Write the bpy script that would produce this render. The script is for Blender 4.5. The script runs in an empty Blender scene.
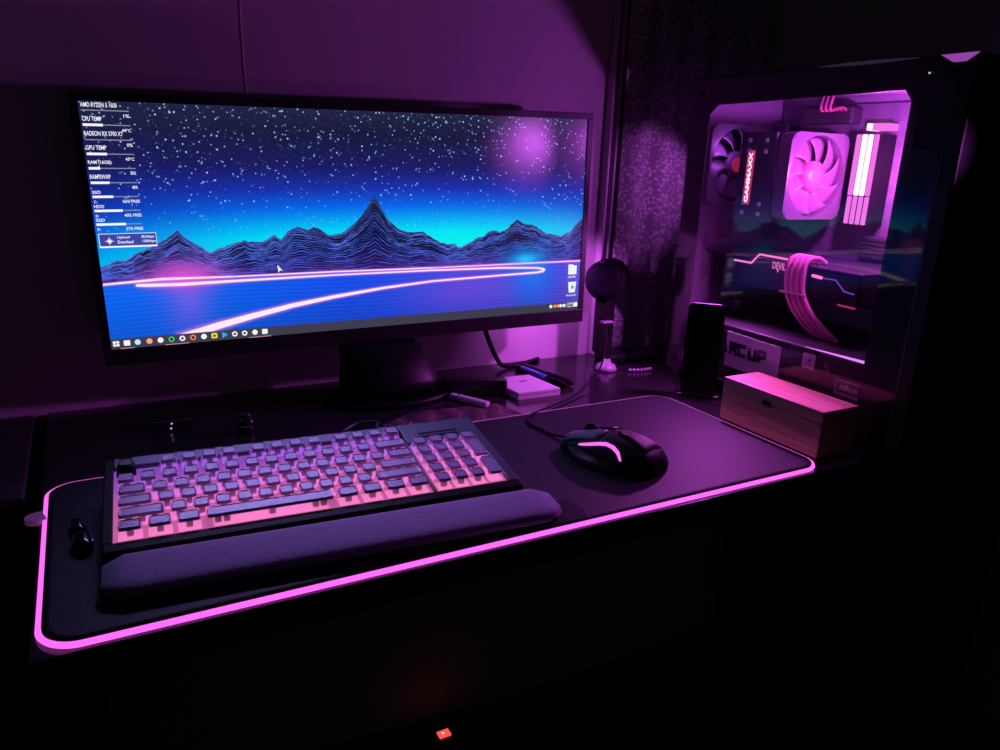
import bpy, bmesh, math, random
import numpy as np
from mathutils import Vector as V, Matrix
random.seed(7)
S = bpy.context.scene
COL = S.collection
PI = math.pi

# ------------------------------------------------------------------ materials
def lin(r, g, b):
    f = lambda c: (c/255/12.92) if c/255 <= .04045 else ((c/255+.055)/1.055)**2.4
    return (f(r), f(g), f(b), 1)

def mat(name, col, rough=.5, spec=.5, metal=0, emit=None, es=1.0, noise=0, nscale=60, bump=0, coat=0, sheen=0):
    m = bpy.data.materials.new(name); m.use_nodes = True
    nt = m.node_tree; b = nt.nodes['Principled BSDF']
    b.inputs['Base Color'].default_value = (*col[:3], 1)
    b.inputs['Roughness'].default_value = rough
    b.inputs['Specular IOR Level'].default_value = spec
    b.inputs['Metallic'].default_value = metal
    b.inputs['Coat Weight'].default_value = coat
    b.inputs['Sheen Weight'].default_value = sheen
    if emit:
        b.inputs['Emission Color'].default_value = (*emit[:3], 1)
        b.inputs['Emission Strength'].default_value = es
    if noise or bump:
        tc = nt.nodes.new('ShaderNodeTexCoord'); n = nt.nodes.new('ShaderNodeTexNoise')
        n.inputs['Scale'].default_value = nscale; n.inputs['Detail'].default_value = 4
        nt.links.new(tc.outputs['Object'], n.inputs['Vector'])
        if noise:
            mx = nt.nodes.new('ShaderNodeMixRGB'); mx.blend_type = 'MULTIPLY'; mx.inputs[0].default_value = noise
            mx.inputs[1].default_value = (*col[:3], 1)
            nt.links.new(n.outputs['Fac'], mx.inputs[2]); nt.links.new(mx.outputs[0], b.inputs['Base Color'])
        if bump:
            bp = nt.nodes.new('ShaderNodeBump'); bp.inputs['Strength'].default_value = bump; bp.inputs['Distance'].default_value = .002
            nt.links.new(n.outputs['Fac'], bp.inputs['Height']); nt.links.new(bp.outputs[0], b.inputs['Normal'])
    return m

def glow(name, col, st=1.0):
    m = bpy.data.materials.new(name); m.use_nodes = True
    nt = m.node_tree; nt.nodes.clear()
    e = nt.nodes.new('ShaderNodeEmission'); o = nt.nodes.new('ShaderNodeOutputMaterial')
    e.inputs[0].default_value = (*col[:3], 1); e.inputs[1].default_value = st
    nt.links.new(e.outputs[0], o.inputs[0]); return m

def glass(name, tint, ior=1.45, rough=.02):
    m = bpy.data.materials.new(name); m.use_nodes = True
    nt = m.node_tree; nt.nodes.clear()
    t = nt.nodes.new('ShaderNodeBsdfTransparent'); g = nt.nodes.new('ShaderNodeBsdfGlossy')
    f = nt.nodes.new('ShaderNodeFresnel'); mx = nt.nodes.new('ShaderNodeMixShader'); o = nt.nodes.new('ShaderNodeOutputMaterial')
    ge = nt.nodes.new('ShaderNodeNewGeometry'); mr = nt.nodes.new('ShaderNodeMapRange')      # same reflectance from either side of the pane
    mr.inputs[3].default_value = ior; mr.inputs[4].default_value = 1/ior
    nt.links.new(ge.outputs['Backfacing'], mr.inputs[0]); nt.links.new(mr.outputs[0], f.inputs[0])
    t.inputs[0].default_value = tint; g.inputs[1].default_value = rough
    nt.links.new(f.outputs[0], mx.inputs[0]); nt.links.new(t.outputs[0], mx.inputs[1]); nt.links.new(g.outputs[0], mx.inputs[2])
    nt.links.new(mx.outputs[0], o.inputs[0]); return m

def sheer(name, col, tr, tint=(1, 1, 1, 1), emit=None):
    m = bpy.data.materials.new(name); m.use_nodes = True
    nt = m.node_tree; nt.nodes.clear()
    t = nt.nodes.new('ShaderNodeBsdfTransparent'); t.inputs[0].default_value = tint
    b = nt.nodes.new('ShaderNodeBsdfPrincipled'); b.inputs['Base Color'].default_value = (*col[:3], 1); b.inputs['Roughness'].default_value = .35
    if emit:
        b.inputs['Emission Color'].default_value = (*emit[:3], 1); b.inputs['Emission Strength'].default_value = 1
    mx = nt.nodes.new('ShaderNodeMixShader'); mx.inputs[0].default_value = 1-tr; o = nt.nodes.new('ShaderNodeOutputMaterial')
    nt.links.new(t.outputs[0], mx.inputs[1]); nt.links.new(b.outputs[0], mx.inputs[2]); nt.links.new(mx.outputs[0], o.inputs[0])
    return m

M = {}
M['wall'] = mat('wall_paint', (.62, .6, .62), .8, .2, noise=.12, nscale=5, bump=.1)
M['floor'] = mat('floor_dark', (.03, .028, .03), .6, noise=.4, nscale=8)
M['desk'] = mat('desk_lacquer', (.02, .018, .022), .16, .5, noise=.3, nscale=14)
M['deskside'] = mat('desk_board', (.03, .027, .03), .6)
M['black'] = mat('black_plastic', (.008, .008, .009), .42, .35)
M['gloss'] = mat('black_gloss', (.006, .006, .007), .12, .5)
M['rubber'] = mat('black_rubber', (.006, .006, .006), .8, .2)
M['steel'] = mat('case_steel', (.012, .012, .014), .45, .4, noise=.3, nscale=300)
M['mat'] = mat('mat_cloth', (.013, .0105, .018), .6, .22, noise=.3, nscale=700, bump=.15)
M['pink'] = glow('led_pink', (1, .145, .93), 1.15)
M['tab'] = mat('lilac_plastic', (.35, .2, .4), .3, emit=(.09, .03, .1), es=.4)
M['kbmetal'] = mat('brushed_metal', (.10, .09, .13), .42, .5, metal=.5, noise=.25, nscale=200)
M['kbblack'] = mat('keyboard_black', (.002, .002, .0025), .5, .08)
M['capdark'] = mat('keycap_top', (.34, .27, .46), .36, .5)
def skirt():
    m = bpy.data.materials.new('keycap_skirt'); m.use_nodes = True
    nt = m.node_tree; nt.nodes.clear(); N = nt.nodes.new
    t = N('ShaderNodeBsdfTransparent'); t.inputs[0].default_value = (1, .94, .98, 1)
    l = N('ShaderNodeBsdfTranslucent'); l.inputs[0].default_value = (.95, .82, .92, 1)
    g = N('ShaderNodeBsdfGlossy'); g.inputs[1].default_value = .25
    a = N('ShaderNodeMixShader'); a.inputs[0].default_value = .45; c = N('ShaderNodeMixShader'); c.inputs[0].default_value = .06; o = N('ShaderNodeOutputMaterial')
    nt.links.new(t.outputs[0], a.inputs[1]); nt.links.new(l.outputs[0], a.inputs[2]); nt.links.new(a.outputs[0], c.inputs[1]); nt.links.new(g.outputs[0], c.inputs[2]); nt.links.new(c.outputs[0], o.inputs[0])
    return m
M['skirt'] = skirt()
M['fabric'] = mat('rest_fabric', (.26, .24, .40), .9, .2, noise=.45, nscale=900, bump=.5, sheen=.3)
M['mousegrey'] = mat('mouse_grey', (.09, .09, .115), .35, .5)
M['mousered'] = mat('mouse_palm', (.06, .015, .03), .6, .25, noise=.2, nscale=400)
M['logo_dim'] = glow('logo_dim', (.17, .03, .12), .8)
M['white'] = mat('painted_glint_white', (.75, .73, .75), .5)
M['print'] = mat('sticker_ink', (.02, .015, .02), .5)
M['sticker'] = mat('sticker_paper', (.6, .57, .62), .5)
M['redsheet'] = None
M['blue'] = mat('blue_plastic', (.12, .2, .7), .3)
M['chrome'] = mat('bright_metal', (.7, .7, .72), .2, metal=1)
M['pcb'] = mat('circuit_board', (.2, .16, .23), .4, .4, noise=.5, nscale=90)
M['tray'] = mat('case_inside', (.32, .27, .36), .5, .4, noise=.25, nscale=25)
M['alu'] = mat('fin_metal', (.12, .11, .13), .4, metal=.7)
M['fanclear'] = sheer('fan_blades_clear', (.3, .15, .3), .35, (1, .85, .97, 1), emit=(.30, .035, .36))
M['fandark'] = mat('fan_blades_dark', (.16, .14, .18), .35, .5)
M['hubpink'] = mat('hub_pink', (.7, .1, .3), .3, emit=(.8, .04, .26), es=.9)
M['hubdark'] = mat('hub_dark', (.1, .08, .11), .3)
M['redlogo'] = mat('hub_badge', (.3, .03, .05), .4, emit=(.35, .02, .06), es=.6)
M['ram'] = glow('ram_light', (1, .55, 1), 2.6)
M['ram2'] = glow('ram_light_soft', (1, .2, .9), 1.15)
M['whitered'] = glow('lit_letters', (1, .62, .75), 2.2)
M['redglow'] = glow('letter_halo', (1, .08, .3), .55)
M['gpuline'] = glow('card_light_line', (1, .16, .55), 1.6)
M['gpuline2'] = glow('card_light_violet', (.32, .07, .8), .7)
M['devil'] = glow('lit_badge', (1, .2, .7), .85)
M['cablepink'] = mat('sleeved_cable', (.9, .25, .5), .55, bump=.4, nscale=500)
M['cabledull'] = mat('sleeved_cable_dull', (.3, .06, .14), .6)
M['psuled'] = glow('shroud_light', (.85, .25, 1), 1.3)
M['violetdim'] = glow('painted_edge_streak', (.05, .025, .08), .45)
M['scoopglint'] = glow('painted_scoop_glint', (.32, .06, .42), .9)
M['redlamp'] = glow('red_switch_light', (1, .1, .09), 1.0)
M['yellowlamp'] = glow('switch_core', (1, .75, .08), 1.4)
M['glass'] = glass('case_glass', (.92, .89, .93, 1), 1.38)
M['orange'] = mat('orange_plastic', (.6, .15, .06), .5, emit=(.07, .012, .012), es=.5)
M['dot'] = glow('pin_light', (.6, .5, .65), .8)

def wood():
    m = bpy.data.materials.new('pine_wood'); m.use_nodes = True
    nt = m.node_tree; b = nt.nodes['Principled BSDF']; L = nt.links.new
    tc = nt.nodes.new('ShaderNodeTexCoord'); mp = nt.nodes.new('ShaderNodeMapping'); mp.inputs['Scale'].default_value = (60, 4, 90)
    n = nt.nodes.new('ShaderNodeTexNoise'); n.inputs['Scale'].default_value = 2.2; n.inputs['Detail'].default_value = 5
    r = nt.nodes.new('ShaderNodeValToRGB'); r.color_ramp.elements[0].color = (.56, .29, .18, 1); r.color_ramp.elements[1].color = (.78, .46, .3, 1)
    r.color_ramp.elements[0].position = .35; r.color_ramp.elements[1].position = .68
    L(tc.outputs['Object'], mp.inputs[0]); L(mp.outputs[0], n.inputs['Vector']); L(n.outputs['Fac'], r.inputs[0]); L(r.outputs[0], b.inputs['Base Color'])
    b.inputs['Roughness'].default_value = .5
    return m
M['wood'] = wood()

def redsheet():
    m = bpy.data.materials.new('printed_art'); m.use_nodes = True
    nt = m.node_tree; b = nt.nodes['Principled BSDF']; L = nt.links.new
    tc = nt.nodes.new('ShaderNodeTexCoord'); w = nt.nodes.new('ShaderNodeTexWave'); w.inputs['Scale'].default_value = 9; w.inputs['Distortion'].default_value = 9
    w.inputs['Detail'].default_value = 2; w.inputs['Detail Scale'].default_value = 1.2
    r = nt.nodes.new('ShaderNodeValToRGB'); e = r.color_ramp.elements
    e[0].color = (.02, .015, .03, 1); e[1].color = (.22, .07, .1, 1); x = e.new(.55); x.color = (.14, .035, .05, 1); x = e.new(.8); x.color = (.05, .025, .06, 1)
    L(tc.outputs['Object'], w.inputs['Vector']); L(w.outputs['Fac'], r.inputs[0]); L(r.outputs[0], b.inputs['Base Color']); b.inputs['Roughness'].default_value = .6
    return m
M['redsheet'] = redsheet()

def light_dots():
    m = bpy.data.materials.new('painted_light_dots'); m.use_nodes = True
    nt = m.node_tree; nt.nodes.clear(); L = nt.links.new
    tc = nt.nodes.new('ShaderNodeTexCoord'); mp = nt.nodes.new('ShaderNodeMapping'); mp.inputs['Scale'].default_value = (1, .0, 1)
    v = nt.nodes.new('ShaderNodeTexVoronoi'); v.inputs['Scale'].default_value = 150; v.inputs['Randomness'].default_value = .75  # pale dots paint light spots cast through the tower's rear grille
    r = nt.nodes.new('ShaderNodeValToRGB'); e = r.color_ramp.elements
    e[0].color = (.7, .68, .72, 1); e[0].position = .12; e[1].color = (.26, .25, .28, 1); e[1].position = .6
    n2 = nt.nodes.new('ShaderNodeTexVoronoi'); n2.inputs['Scale'].default_value = 34
    r2 = nt.nodes.new('ShaderNodeValToRGB'); e = r2.color_ramp.elements
    e[0].color = (.7, .68, .7, 1); e[0].position = .05; e[1].color = (0, 0, 0, 1); e[1].position = .26
    mx = nt.nodes.new('ShaderNodeMixRGB'); mx.blend_type = 'LIGHTEN'; mx.inputs[0].default_value = 1
    d = nt.nodes.new('ShaderNodeBsdfDiffuse'); o = nt.nodes.new('ShaderNodeOutputMaterial')
    L(tc.outputs['Object'], mp.inputs[0]); L(mp.outputs[0], v.inputs['Vector']); L(mp.outputs[0], n2.inputs['Vector'])
    L(v.outputs['Distance'], r.inputs[0]); L(n2.outputs['Distance'], r2.inputs[0]); L(r.outputs[0], mx.inputs[1]); L(r2.outputs[0], mx.inputs[2])
    L(mx.outputs[0], d.inputs[0]); L(d.outputs[0], o.inputs[0])
    return m
M['light_dots'] = light_dots()

# ------------------------------------------------------------------ geometry helpers
class MB:
    """collects shapes (world coordinates) for ONE mesh object"""
    def __init__(s): s.v = []; s.f = []; s.m = []; s.sm = []
    def add(s, vs, fs, mi=0, smooth=False):
        o = len(s.v); s.v += [tuple(x) for x in vs]; s.f += [tuple(i+o for i in f) for f in fs]
        s.m += [mi]*len(fs); s.sm += [smooth]*len(fs); return s
    def bm(s, b, mi=0, smooth=False):
        b.verts.index_update()
        s.add([v.co[:] for v in b.verts], [[v.index for v in f.verts] for f in b.faces], mi, smooth); b.free(); return s
    def box(s, lo, hi, bev=0, mi=0, X=None, seg=2):
        b = bmesh.new(); bmesh.ops.create_cube(b, size=1)
        c = [(lo[i]+hi[i])/2 for i in range(3)]; d = [hi[i]-lo[i] for i in range(3)]
        for v in b.verts: v.co = V((v.co.x*d[0]+c[0], v.co.y*d[1]+c[1], v.co.z*d[2]+c[2]))
        if bev: bmesh.ops.bevel(b, geom=b.edges[:], offset=min(bev, min(d)*.49), segments=seg, affect='EDGES', profile=.5)
        if X: b.transform(X)
        return s.bm(b, mi)
    def cyl(s, p, q, r, r2=None, n=24, mi=0, cap=True, smooth=True):
        p, q = V(p), V(q); r2 = r if r2 is None else r2
        z = (q-p).normalized(); x = z.orthogonal().normalized(); y = z.cross(x)
        vs = []
        for c, rr in ((p, r), (q, r2)):
            for i in range(n):
                a = 2*PI*i/n; vs.append(c+x*rr*math.cos(a)+y*rr*math.sin(a))
        s.add(vs, [(i, (i+1) % n, n+(i+1) % n, n+i) for i in range(n)], mi, smooth)
        if cap: s.add(vs, [tuple(range(n-1, -1, -1)), tuple(range(n, 2*n))], mi)
        return s
    def tube(s, pts, r, n=8, closed=False, mi=0):
        pts = [V(p) for p in pts]; N = len(pts); vs = []; up = None
        for i, p in enumerate(pts):
            a = pts[(i-1) % N] if (closed or i > 0) else p; b = pts[(i+1) % N] if (closed or i < N-1) else p
            t = (b-a).normalized()
            if up is None: up = t.orthogonal().normalized()
            up = (up-t*up.dot(t)).normalized(); w = t.cross(up)
            rr = r[i] if isinstance(r, (list, tuple)) else r
            for k in range(n):
                g = 2*PI*k/n; vs.append(p+up*rr*math.cos(g)+w*rr*math.sin(g))
        fs = []
        for i in range(N if closed else N-1):
            j = (i+1) % N
            for k in range(n): fs.append((i*n+k, i*n+(k+1) % n, j*n+(k+1) % n, j*n+k))
        s.add(vs, fs, mi, True)
        if not closed: s.add(vs, [tuple(range(n-1, -1, -1)), tuple(range((N-1)*n, N*n))], mi)
        return s
    def lathe(s, prof, c, n=32, mi=0, X=None):
        vs = []
        for r, z in prof:
            for i in range(n):
                a = 2*PI*i/n; vs.append(V((r*math.cos(a), r*math.sin(a), z)))
        vs = [(X @ v if X else v)+V(c) for v in vs]
        fs = [(j*n+i, j*n+(i+1) % n, (j+1)*n+(i+1) % n, (j+1)*n+i) for j in range(len(prof)-1) for i in range(n)]
        s.add(vs, fs, mi, True); s.add(vs, [tuple(range(n-1, -1, -1)), tuple(range((len(prof)-1)*n, len(prof)*n))], mi); return s
    def prism(s, poly, z0, z1, X=None, mi=0, smooth=False):
        n = len(poly); vs = [V((x, y, z0)) for x, y in poly]+[V((x, y, z1)) for x, y in poly]
        if X: vs = [X @ v for v in vs]
        s.add(vs, [(i, (i+1) % n, n+(i+1) % n, n+i) for i in range(n)], mi, smooth)
        s.add(vs, [tuple(range(n-1, -1, -1)), tuple(range(n, 2*n))], mi); return s
    def loft(s, rings, mi=0, smooth=True, cap=True):
        n = len(rings[0]); vs = [p for r in rings for p in r]
        s.add(vs, [(j*n+i, j*n+(i+1) % n, (j+1)*n+(i+1) % n, (j+1)*n+i) for j in range(len(rings)-1) for i in range(n)], mi, smooth)
        if cap: s.add(vs, [tuple(range(n-1, -1, -1)), tuple(range((len(rings)-1)*n, len(rings)*n))], mi)
        return s

def wloc(o):
    p = V((0, 0, 0))
    while o: p += o.location; o = o.parent
    return p

def obj(name, mb, mats, parent=None, loc=None):
    """one mesh object; mb is in world coordinates; loc = origin of the object"""
    if not isinstance(mats, (list, tuple)): mats = [mats]
    base = wloc(parent) if parent else V((0, 0, 0))
    if loc is None: loc = base
    loc = V(loc)
    me = bpy.data.meshes.new(name)
    me.from_pydata([tuple(V(v)-loc) for v in mb.v], [], mb.f)
    for m in mats: me.materials.append(m)
    me.polygons.foreach_set('material_index', mb.m); me.polygons.foreach_set('use_smooth', mb.sm)
    b = bmesh.new(); b.from_mesh(me); bmesh.ops.remove_doubles(b, verts=b.verts[:], dist=1e-6)
    bmesh.ops.recalc_face_normals(b, faces=b.faces[:]); b.to_mesh(me); b.free(); me.update()
    o = bpy.data.objects.new(name, me); COL.objects.link(o)
    if parent: o.parent = parent; o.location = loc-base
    else: o.location = loc
    return o

def tag(o, label, cat, group=None):
    o['label'] = label; o['category'] = cat
    if group: o['group'] = group
    return o

def thing(name, label, cat, loc, group=None):
    o = bpy.data.objects.new(name, None); COL.objects.link(o); o.location = loc; o.empty_display_size = .02
    return tag(o, label, cat, group)

def struct(name, mb, m):
    o = obj(name, mb, m); o['kind'] = 'structure'; return o

def rrect(x0, y0, x1, y1, r, n=8):
    pts = []
    for cx, cy, a0 in ((x1-r, y0+r, -90), (x1-r, y1-r, 0), (x0+r, y1-r, 90), (x0+r, y0+r, 180)):
        for i in range(n+1):
            a = math.radians(a0+90*i/n); pts.append((cx+r*math.cos(a), cy+r*math.sin(a)))
    return pts

def frame(o, x, y, z=None):
    x = V(x).normalized(); y = V(y); z = x.cross(y).normalized() if z is None else V(z).normalized(); y = z.cross(x)
    m = Matrix.Identity(4)
    for i, a in enumerate((x, y, z)):
        for k in range(3): m[k][i] = a[k]
    for k in range(3): m[k][3] = o[k]
    return m

def text_mb(string, X, width=None, height=None, depth=.0002, bold=0, mb=None, mi=0, spacing=1.0):
    """lettering in plane of X (x right, y up), left-bottom at origin of X, fitted to width/height"""
    c = bpy.data.curves.new('t', 'FONT'); c.body = string; c.size = 1; c.offset = bold; c.space_character = spacing
    c.resolution_u = 3
    o = bpy.data.objects.new('t', c); COL.objects.link(o)
    dg = bpy.context.evaluated_depsgraph_get(); me = bpy.data.meshes.new_from_object(o.evaluated_get(dg))
    COL.objects.unlink(o); bpy.data.objects.remove(o); bpy.data.curves.remove(c)
    co = [v.co.copy() for v in me.vertices]
    x0 = min(v.x for v in co); x1 = max(v.x for v in co); y0 = min(v.y for v in co); y1 = max(v.y for v in co)
    sy = (height/(y1-y0)) if height else width/(x1-x0); sx = (width/(x1-x0)) if width else sy
    mb = mb or MB()
    mb.add([X @ V(((v.x-x0)*sx, (v.y-y0)*sy, depth)) for v in co], [tuple(p.vertices) for p in me.polygons], mi)
    bpy.data.meshes.remove(me)
    return mb

def smooth_path(pts, k=8):
    P = [V(p) for p in pts]; out = []
    for i in range(len(P)-1):
        a = P[max(i-1, 0)]; b = P[i]; c = P[i+1]; d = P[min(i+2, len(P)-1)]
        for j in range(k):
            t = j/k
            out.append(.5*((2*b)+(c-a)*t+(2*a-5*b+4*c-d)*t*t+(3*b-a-3*c+d)*t**3))
    return out+[P[-1]]

# ------------------------------------------------------------------ setting
FZ = -.71
struct('floor', MB().box((-1.3, -1.6, FZ-.03), (1.7, .62, FZ)), M['floor'])
struct('wall_back', MB().box((-1.3, .556, FZ), (1.7, .62, 1.9)), M['wall'])
struct('wall_right', MB().box((1.55, -1.6, FZ), (1.62, .556, 1.9)), M['wall'])
# wallpaper seam above the monitor, window jamb between wall and curtain
b = MB()
pts = [(.2665+.0012*math.sin(z*23)+.002*math.sin(z*7), .5555, z) for z in np.linspace(.34, .9, 30)]
b.tube(pts, [.0006+.0006*abs(math.sin(i*1.7)) for i in range(30)], 6)
struct('trim_1', b, mat('seam_paint', (.85, .7, .85), .5))
b = MB()
b.box((.853, .538, 0.0), (.858, .556, 1.5), .0015); b.box((.866, .538, 0.0), (.871, .556, 1.5), .0015)
b.box((.858, .551, 0.0), (.866, .556, 1.5), mi=1)
struct('trim_2', b, [mat('jamb_edge', (.5, .45, .52), .4), M['rubber']])

# curtain
b = MB(); N = 90; zs = np.linspace(.004, .62, 40); vs = []
for z in zs:
    for i in range(N+1):
        x = .878+.34*i/N; vs.append((x, .535+.006*math.sin(x*95)+.004*math.sin(x*41+z*2), z))
fs = [(j*(N+1)+i, j*(N+1)+i+1, (j+1)*(N+1)+i+1, (j+1)*(N+1)+i) for j in range(len(zs)-1) for i in range(N)]
b.add(vs, fs, 0, True)
o = obj('dotted_curtain', b, M['light_dots'], loc=(1.05, .535, .004)); md = o.modifiers.new('thickness', 'SOLIDIFY'); md.thickness = .0012
tag(o, 'curtain with painted light dots hanging in dim purple light between the monitor and the computer tower', 'curtain')

# ------------------------------------------------------------------ desk
D = thing('desk', 'black glossy desk carrying the monitor, keyboard and computer tower', 'desk', (.55, .27, FZ))
obj('desk_top', MB().box((-.007, -.007, -.026), (1.3, .553, 0), .0015), M['desk'], D)
for x in (-.005, 1.27):
    obj('side_panel', MB().box((x, .02, FZ), (x+.022, .54, -.026), .001), M['deskside'], D)
obj('back_panel', MB().box((.02, .50, -.32), (1.265, .515, -.026), .001), M['rubber'], D)
# low black cabinet left of the desk
C_ = thing('low_cabinet', 'dark low cabinet at the left edge, beyond the desk end below the wall', 'cabinet', (-.35, .4, FZ))
obj('body', MB().box((-.9, .3, FZ+.04), (-.03, .54, -.012), .002), M['deskside'], C_)
obj('top', MB().box((-.91, .285, -.012), (-.022, .552, 0), .002), M['deskside'], C_)
for x in (-.87, -.08): obj('foot', MB().box((x, .33, FZ), (x+.04, .37, FZ+.04), .003), M['black'], C_)

# ------------------------------------------------------------------ mouse mat
MM = thing('mouse_mat', 'large black desk mat with a glowing pink edge under the keyboard and mouse', 'desk mat', (.4, .146, 0))
W_, H_ = .802, .2925
outer = rrect(.0006, .0006, W_-.0006, H_-.0006, .0264, 10)
inner = rrect(.006, .006, W_-.006, H_-.006, .022, 10)
n = len(outer)
b = MB(); rings = [[(x, y, .0004) for x, y in outer], [(x, y, .0056) for x, y in outer], [(x, y, .0061) for x, y in inner]]
b.loft(rings); obj('cloth_pad', b, M['mat'], MM)
strip = rrect(-.0014, -.0014, W_+.0014, H_+.0014, .0284, 10)
obj('light_strip', MB().tube([(x, y, .0026) for x, y in strip], .0024, 8, True), M['pink'], MM)
b = MB(); X = frame((-.011, .219, 0), (1, .25, 0), (-.25, 1, 0))
poly = [(.009, -.009), (.009, .009)]+[(.0-.009*math.sin(a)+.002, .009*math.cos(a)) for a in np.linspace(0, PI, 12)]
b.prism(poly, .0005, .0062, X); co = obj('controller', b, M['tab'], MM); co['label'] = 'translucent lilac round-ended tab'

# ------------------------------------------------------------------ monitor
TL, TR, BR, BL = V((.0675, .4771, .3861)), V((.7395, .4431, .4007)), V((.7459, .4452, .1106)), V((.0739, .4793, .0961))
mc = (TL+TR+BR+BL)/4; mx_ = ((TR-TL)+(BR-BL)).normalized(); my_ = ((TL-BL)+(TR-BR)).normalized()
mn = mx_.cross(my_).normalized()         # faces the viewer
my_ = mn.cross(mx_)
MX = frame(mc, mx_, my_, mn)
SW, SH = .673, .2901
MO = thing('monitor', 'black ultrawide monitor showing neon mountains under a starry sky', 'monitor', (.43, .45, 0))
b = MB()
ow, oh = SW/2+.009, SH/2
out = rrect(-ow, -oh-.021, ow, oh+.009, .004, 4)
b.prism(out, -.022, -.001, MX)
hw, hh = SW/2, SH/2
def ringbox(x0, y0, x1, y1): b.box((x0, y0, -.002), (x1, y1, .0022), .0006, X=MX)
ringbox(-ow, hh, ow, hh+.009); ringbox(-ow, -hh-.021, ow, -hh); ringbox(-ow, -hh, -hw, hh); ringbox(hw, -hh, ow, hh)
b.box((-.2, -.11, -.045), (.2, .1, -.02), .012, X=MX)
obj('housing', b, M['black'], MO)

def wallpaper():
    w, h = 1400, 604
    u = (np.arange(w)+.5)/w; v = (np.arange(h)+.5)/h; U, Vv = np.meshgrid(u, v)
    def ramp(t, xs, cs):
        return np.stack([np.interp(t, xs, [c[i]/255 for c in cs]) for i in range(3)], -1)
    img = ramp(Vv, [0, .10, .24, .34, .42, .49, .55, .64], [(33, 36, 66), (24, 25, 62), (26, 26, 96), (24, 48, 172), (4, 104, 232), (0, 178, 245), (0, 232, 246), (0, 250, 240)])
    side = np.clip(np.abs(U-.55)/.55, 0, 1)[..., None]**2.4   # glow is strongest mid-horizon
    dim = ramp(Vv, [0, .24, .42, .54, .64], [(30, 32, 64), (26, 26, 92), (16, 44, 165), (5, 105, 232), (0, 165, 240)])
    img = img*(1-.8*side)+dim*.8*side
    rng = np.random.default_rng(4)
    # stars
    for i in range(2600):
        x = rng.random(); y = rng.random()**1.15*.52
        if rng.random() > 1.05-y*.9: continue
        s = .5+.5*rng.random(); big = rng.random() < .42
        px, py = int(x*w), int(y*h); c = np.minimum(np.array([.62, .85, 1.1])*(s*1.1 if big else s*.6)*(1-.4*max(0, y-.35)/.25), 1)
        r = (4 if rng.random() < .3 else 3) if big else 2
        img[max(py-0, 0):py+r, px:px+r] = np.maximum(img[max(py-0, 0):py+r, px:px+r], c)
    R_ = np.array([(0, .6427), (.0229, .6287), (.0514, .611), (.0863, .5687), (.1108, .5458), (.1325, .5099), (.1508, .5535), (.165, .574), (.1843, .6037), (.2108, .5847), (.2478, .562), (.2753, .571), (.3041, .5427), (.317, .5592), (.3292, .5203), (.3488, .4996), (.3697, .5233), (.3817, .513), (.4089, .5443), (.4371, .542), (.4579, .5024), (.4789, .4626), (.4917, .4178), (.5044, .3752), (.5166, .4189), (.531, .4771), (.5467, .5177), (.5628, .5376), (.6132, .5509), (.6469, .5995), (.6966, .624), (.7407, .5839), (.7654, .5576), (.7992, .5552), (.8158, .5213), (.8301, .4972), (.8505, .5312), (.8756, .5329), (.907, .5765), (.9423, .5917), (.9692, .5678), (1, .50)])
    ridge = np.interp(u, R_[:, 0], R_[:, 1])
    def fr(seed, f0, oct_=4, gain=.6):
        g = np.random.default_rng(seed); o_ = 0
        for q in range(oct_):
            m_ = int(f0*2**q)+2; o_ = o_+np.interp(u*(m_-1), np.arange(m_), g.uniform(-1, 1, m_))*gain**q
        return o_
    ridge = ridge+.0055*fr(1, 70, 3)
    shore = np.interp(u, [0, .1, .4, .63, 1], [.718, .709, .716, .724, .729])
    mask = (Vv > ridge[None]) & (Vv < shore[None])
    depth = (Vv-ridge[None])/(shore-ridge)[None]
    body = ramp(np.clip(depth, 0, 1), [0, .5, 1], [(10, 12, 36), (14, 14, 54), (46, 26, 104)])
    # terrain contour lines
    K = 20; line = np.zeros((h, w))
    na, nb_ = [fr(20+q, 26, 4, .7) for q in range(7)], [fr(40+q, 55, 3, .7) for q in range(7)]
    for k in range(K):
        t = (k/K)
        q = t*5.99; qi = int(q); qf = q-qi
        nz = (na[qi]*(1-qf)+na[qi+1]*qf)*.011+(nb_[qi]*(1-qf)+nb_[qi+1]*qf)*.005
        y = ridge+(shore-ridge)*(t**1.1)+nz*min(1, t*5)*(1-t*.6)
        d = np.abs(Vv-y[None])*h
        line = np.maximum(line, np.clip(1.9-d, 0, 1)*np.clip(.7+.4*na[int(k) % 7], .15, 1)[None])
    lc = ramp(np.clip(depth, 0, 1), [0, .4, 1], [(112, 140, 255), (80, 120, 250), (85, 90, 215)])
    body = body+(lc-body)*np.clip(line, 0, 1)[..., None]
    img = np.where(mask[..., None], body, img)
    # lake; purple at the right partly paints the tower's reflected glow
    lake = ramp(U, [0, .2, .45, .7, .8, .88, .95, 1], [(12, 96, 232), (10, 92, 226), (22, 74, 222), (48, 66, 214), (66, 72, 214), (34, 84, 222), (70, 70, 210), (96, 80, 214)])
    lake *= 1.08*(.95+.05*np.sin(Vv*h*.55+3*np.sin(U*9)))[..., None]
    lake *= np.interp(Vv, [.7, .8, 1], [1.03, 1, .86])[..., None]
    img = np.where((Vv >= shore[None])[..., None], lake, img)
    # glows on shore
    def spot(cu, cv, su, sv, col, a, up=1.0):
        nonlocal img
        g = np.exp(-((U-cu)/su)**2-((Vv-cv)/np.where(Vv < cv, sv*up, sv))**2)*a
        img = img*(1-g[..., None])+np.array(col)/255*g[..., None]
    spot(.137, .705, .062, .055, (250, 80, 205), .92, 1.15)
    spot(.14, .79, .045, .16, (170, 90, 225), .55)
    spot(.856, .705, .05, .05, (0, 170, 255), .95)
    spot(.856, .71, .02, .02, (30, 225, 255), .9)
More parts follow.
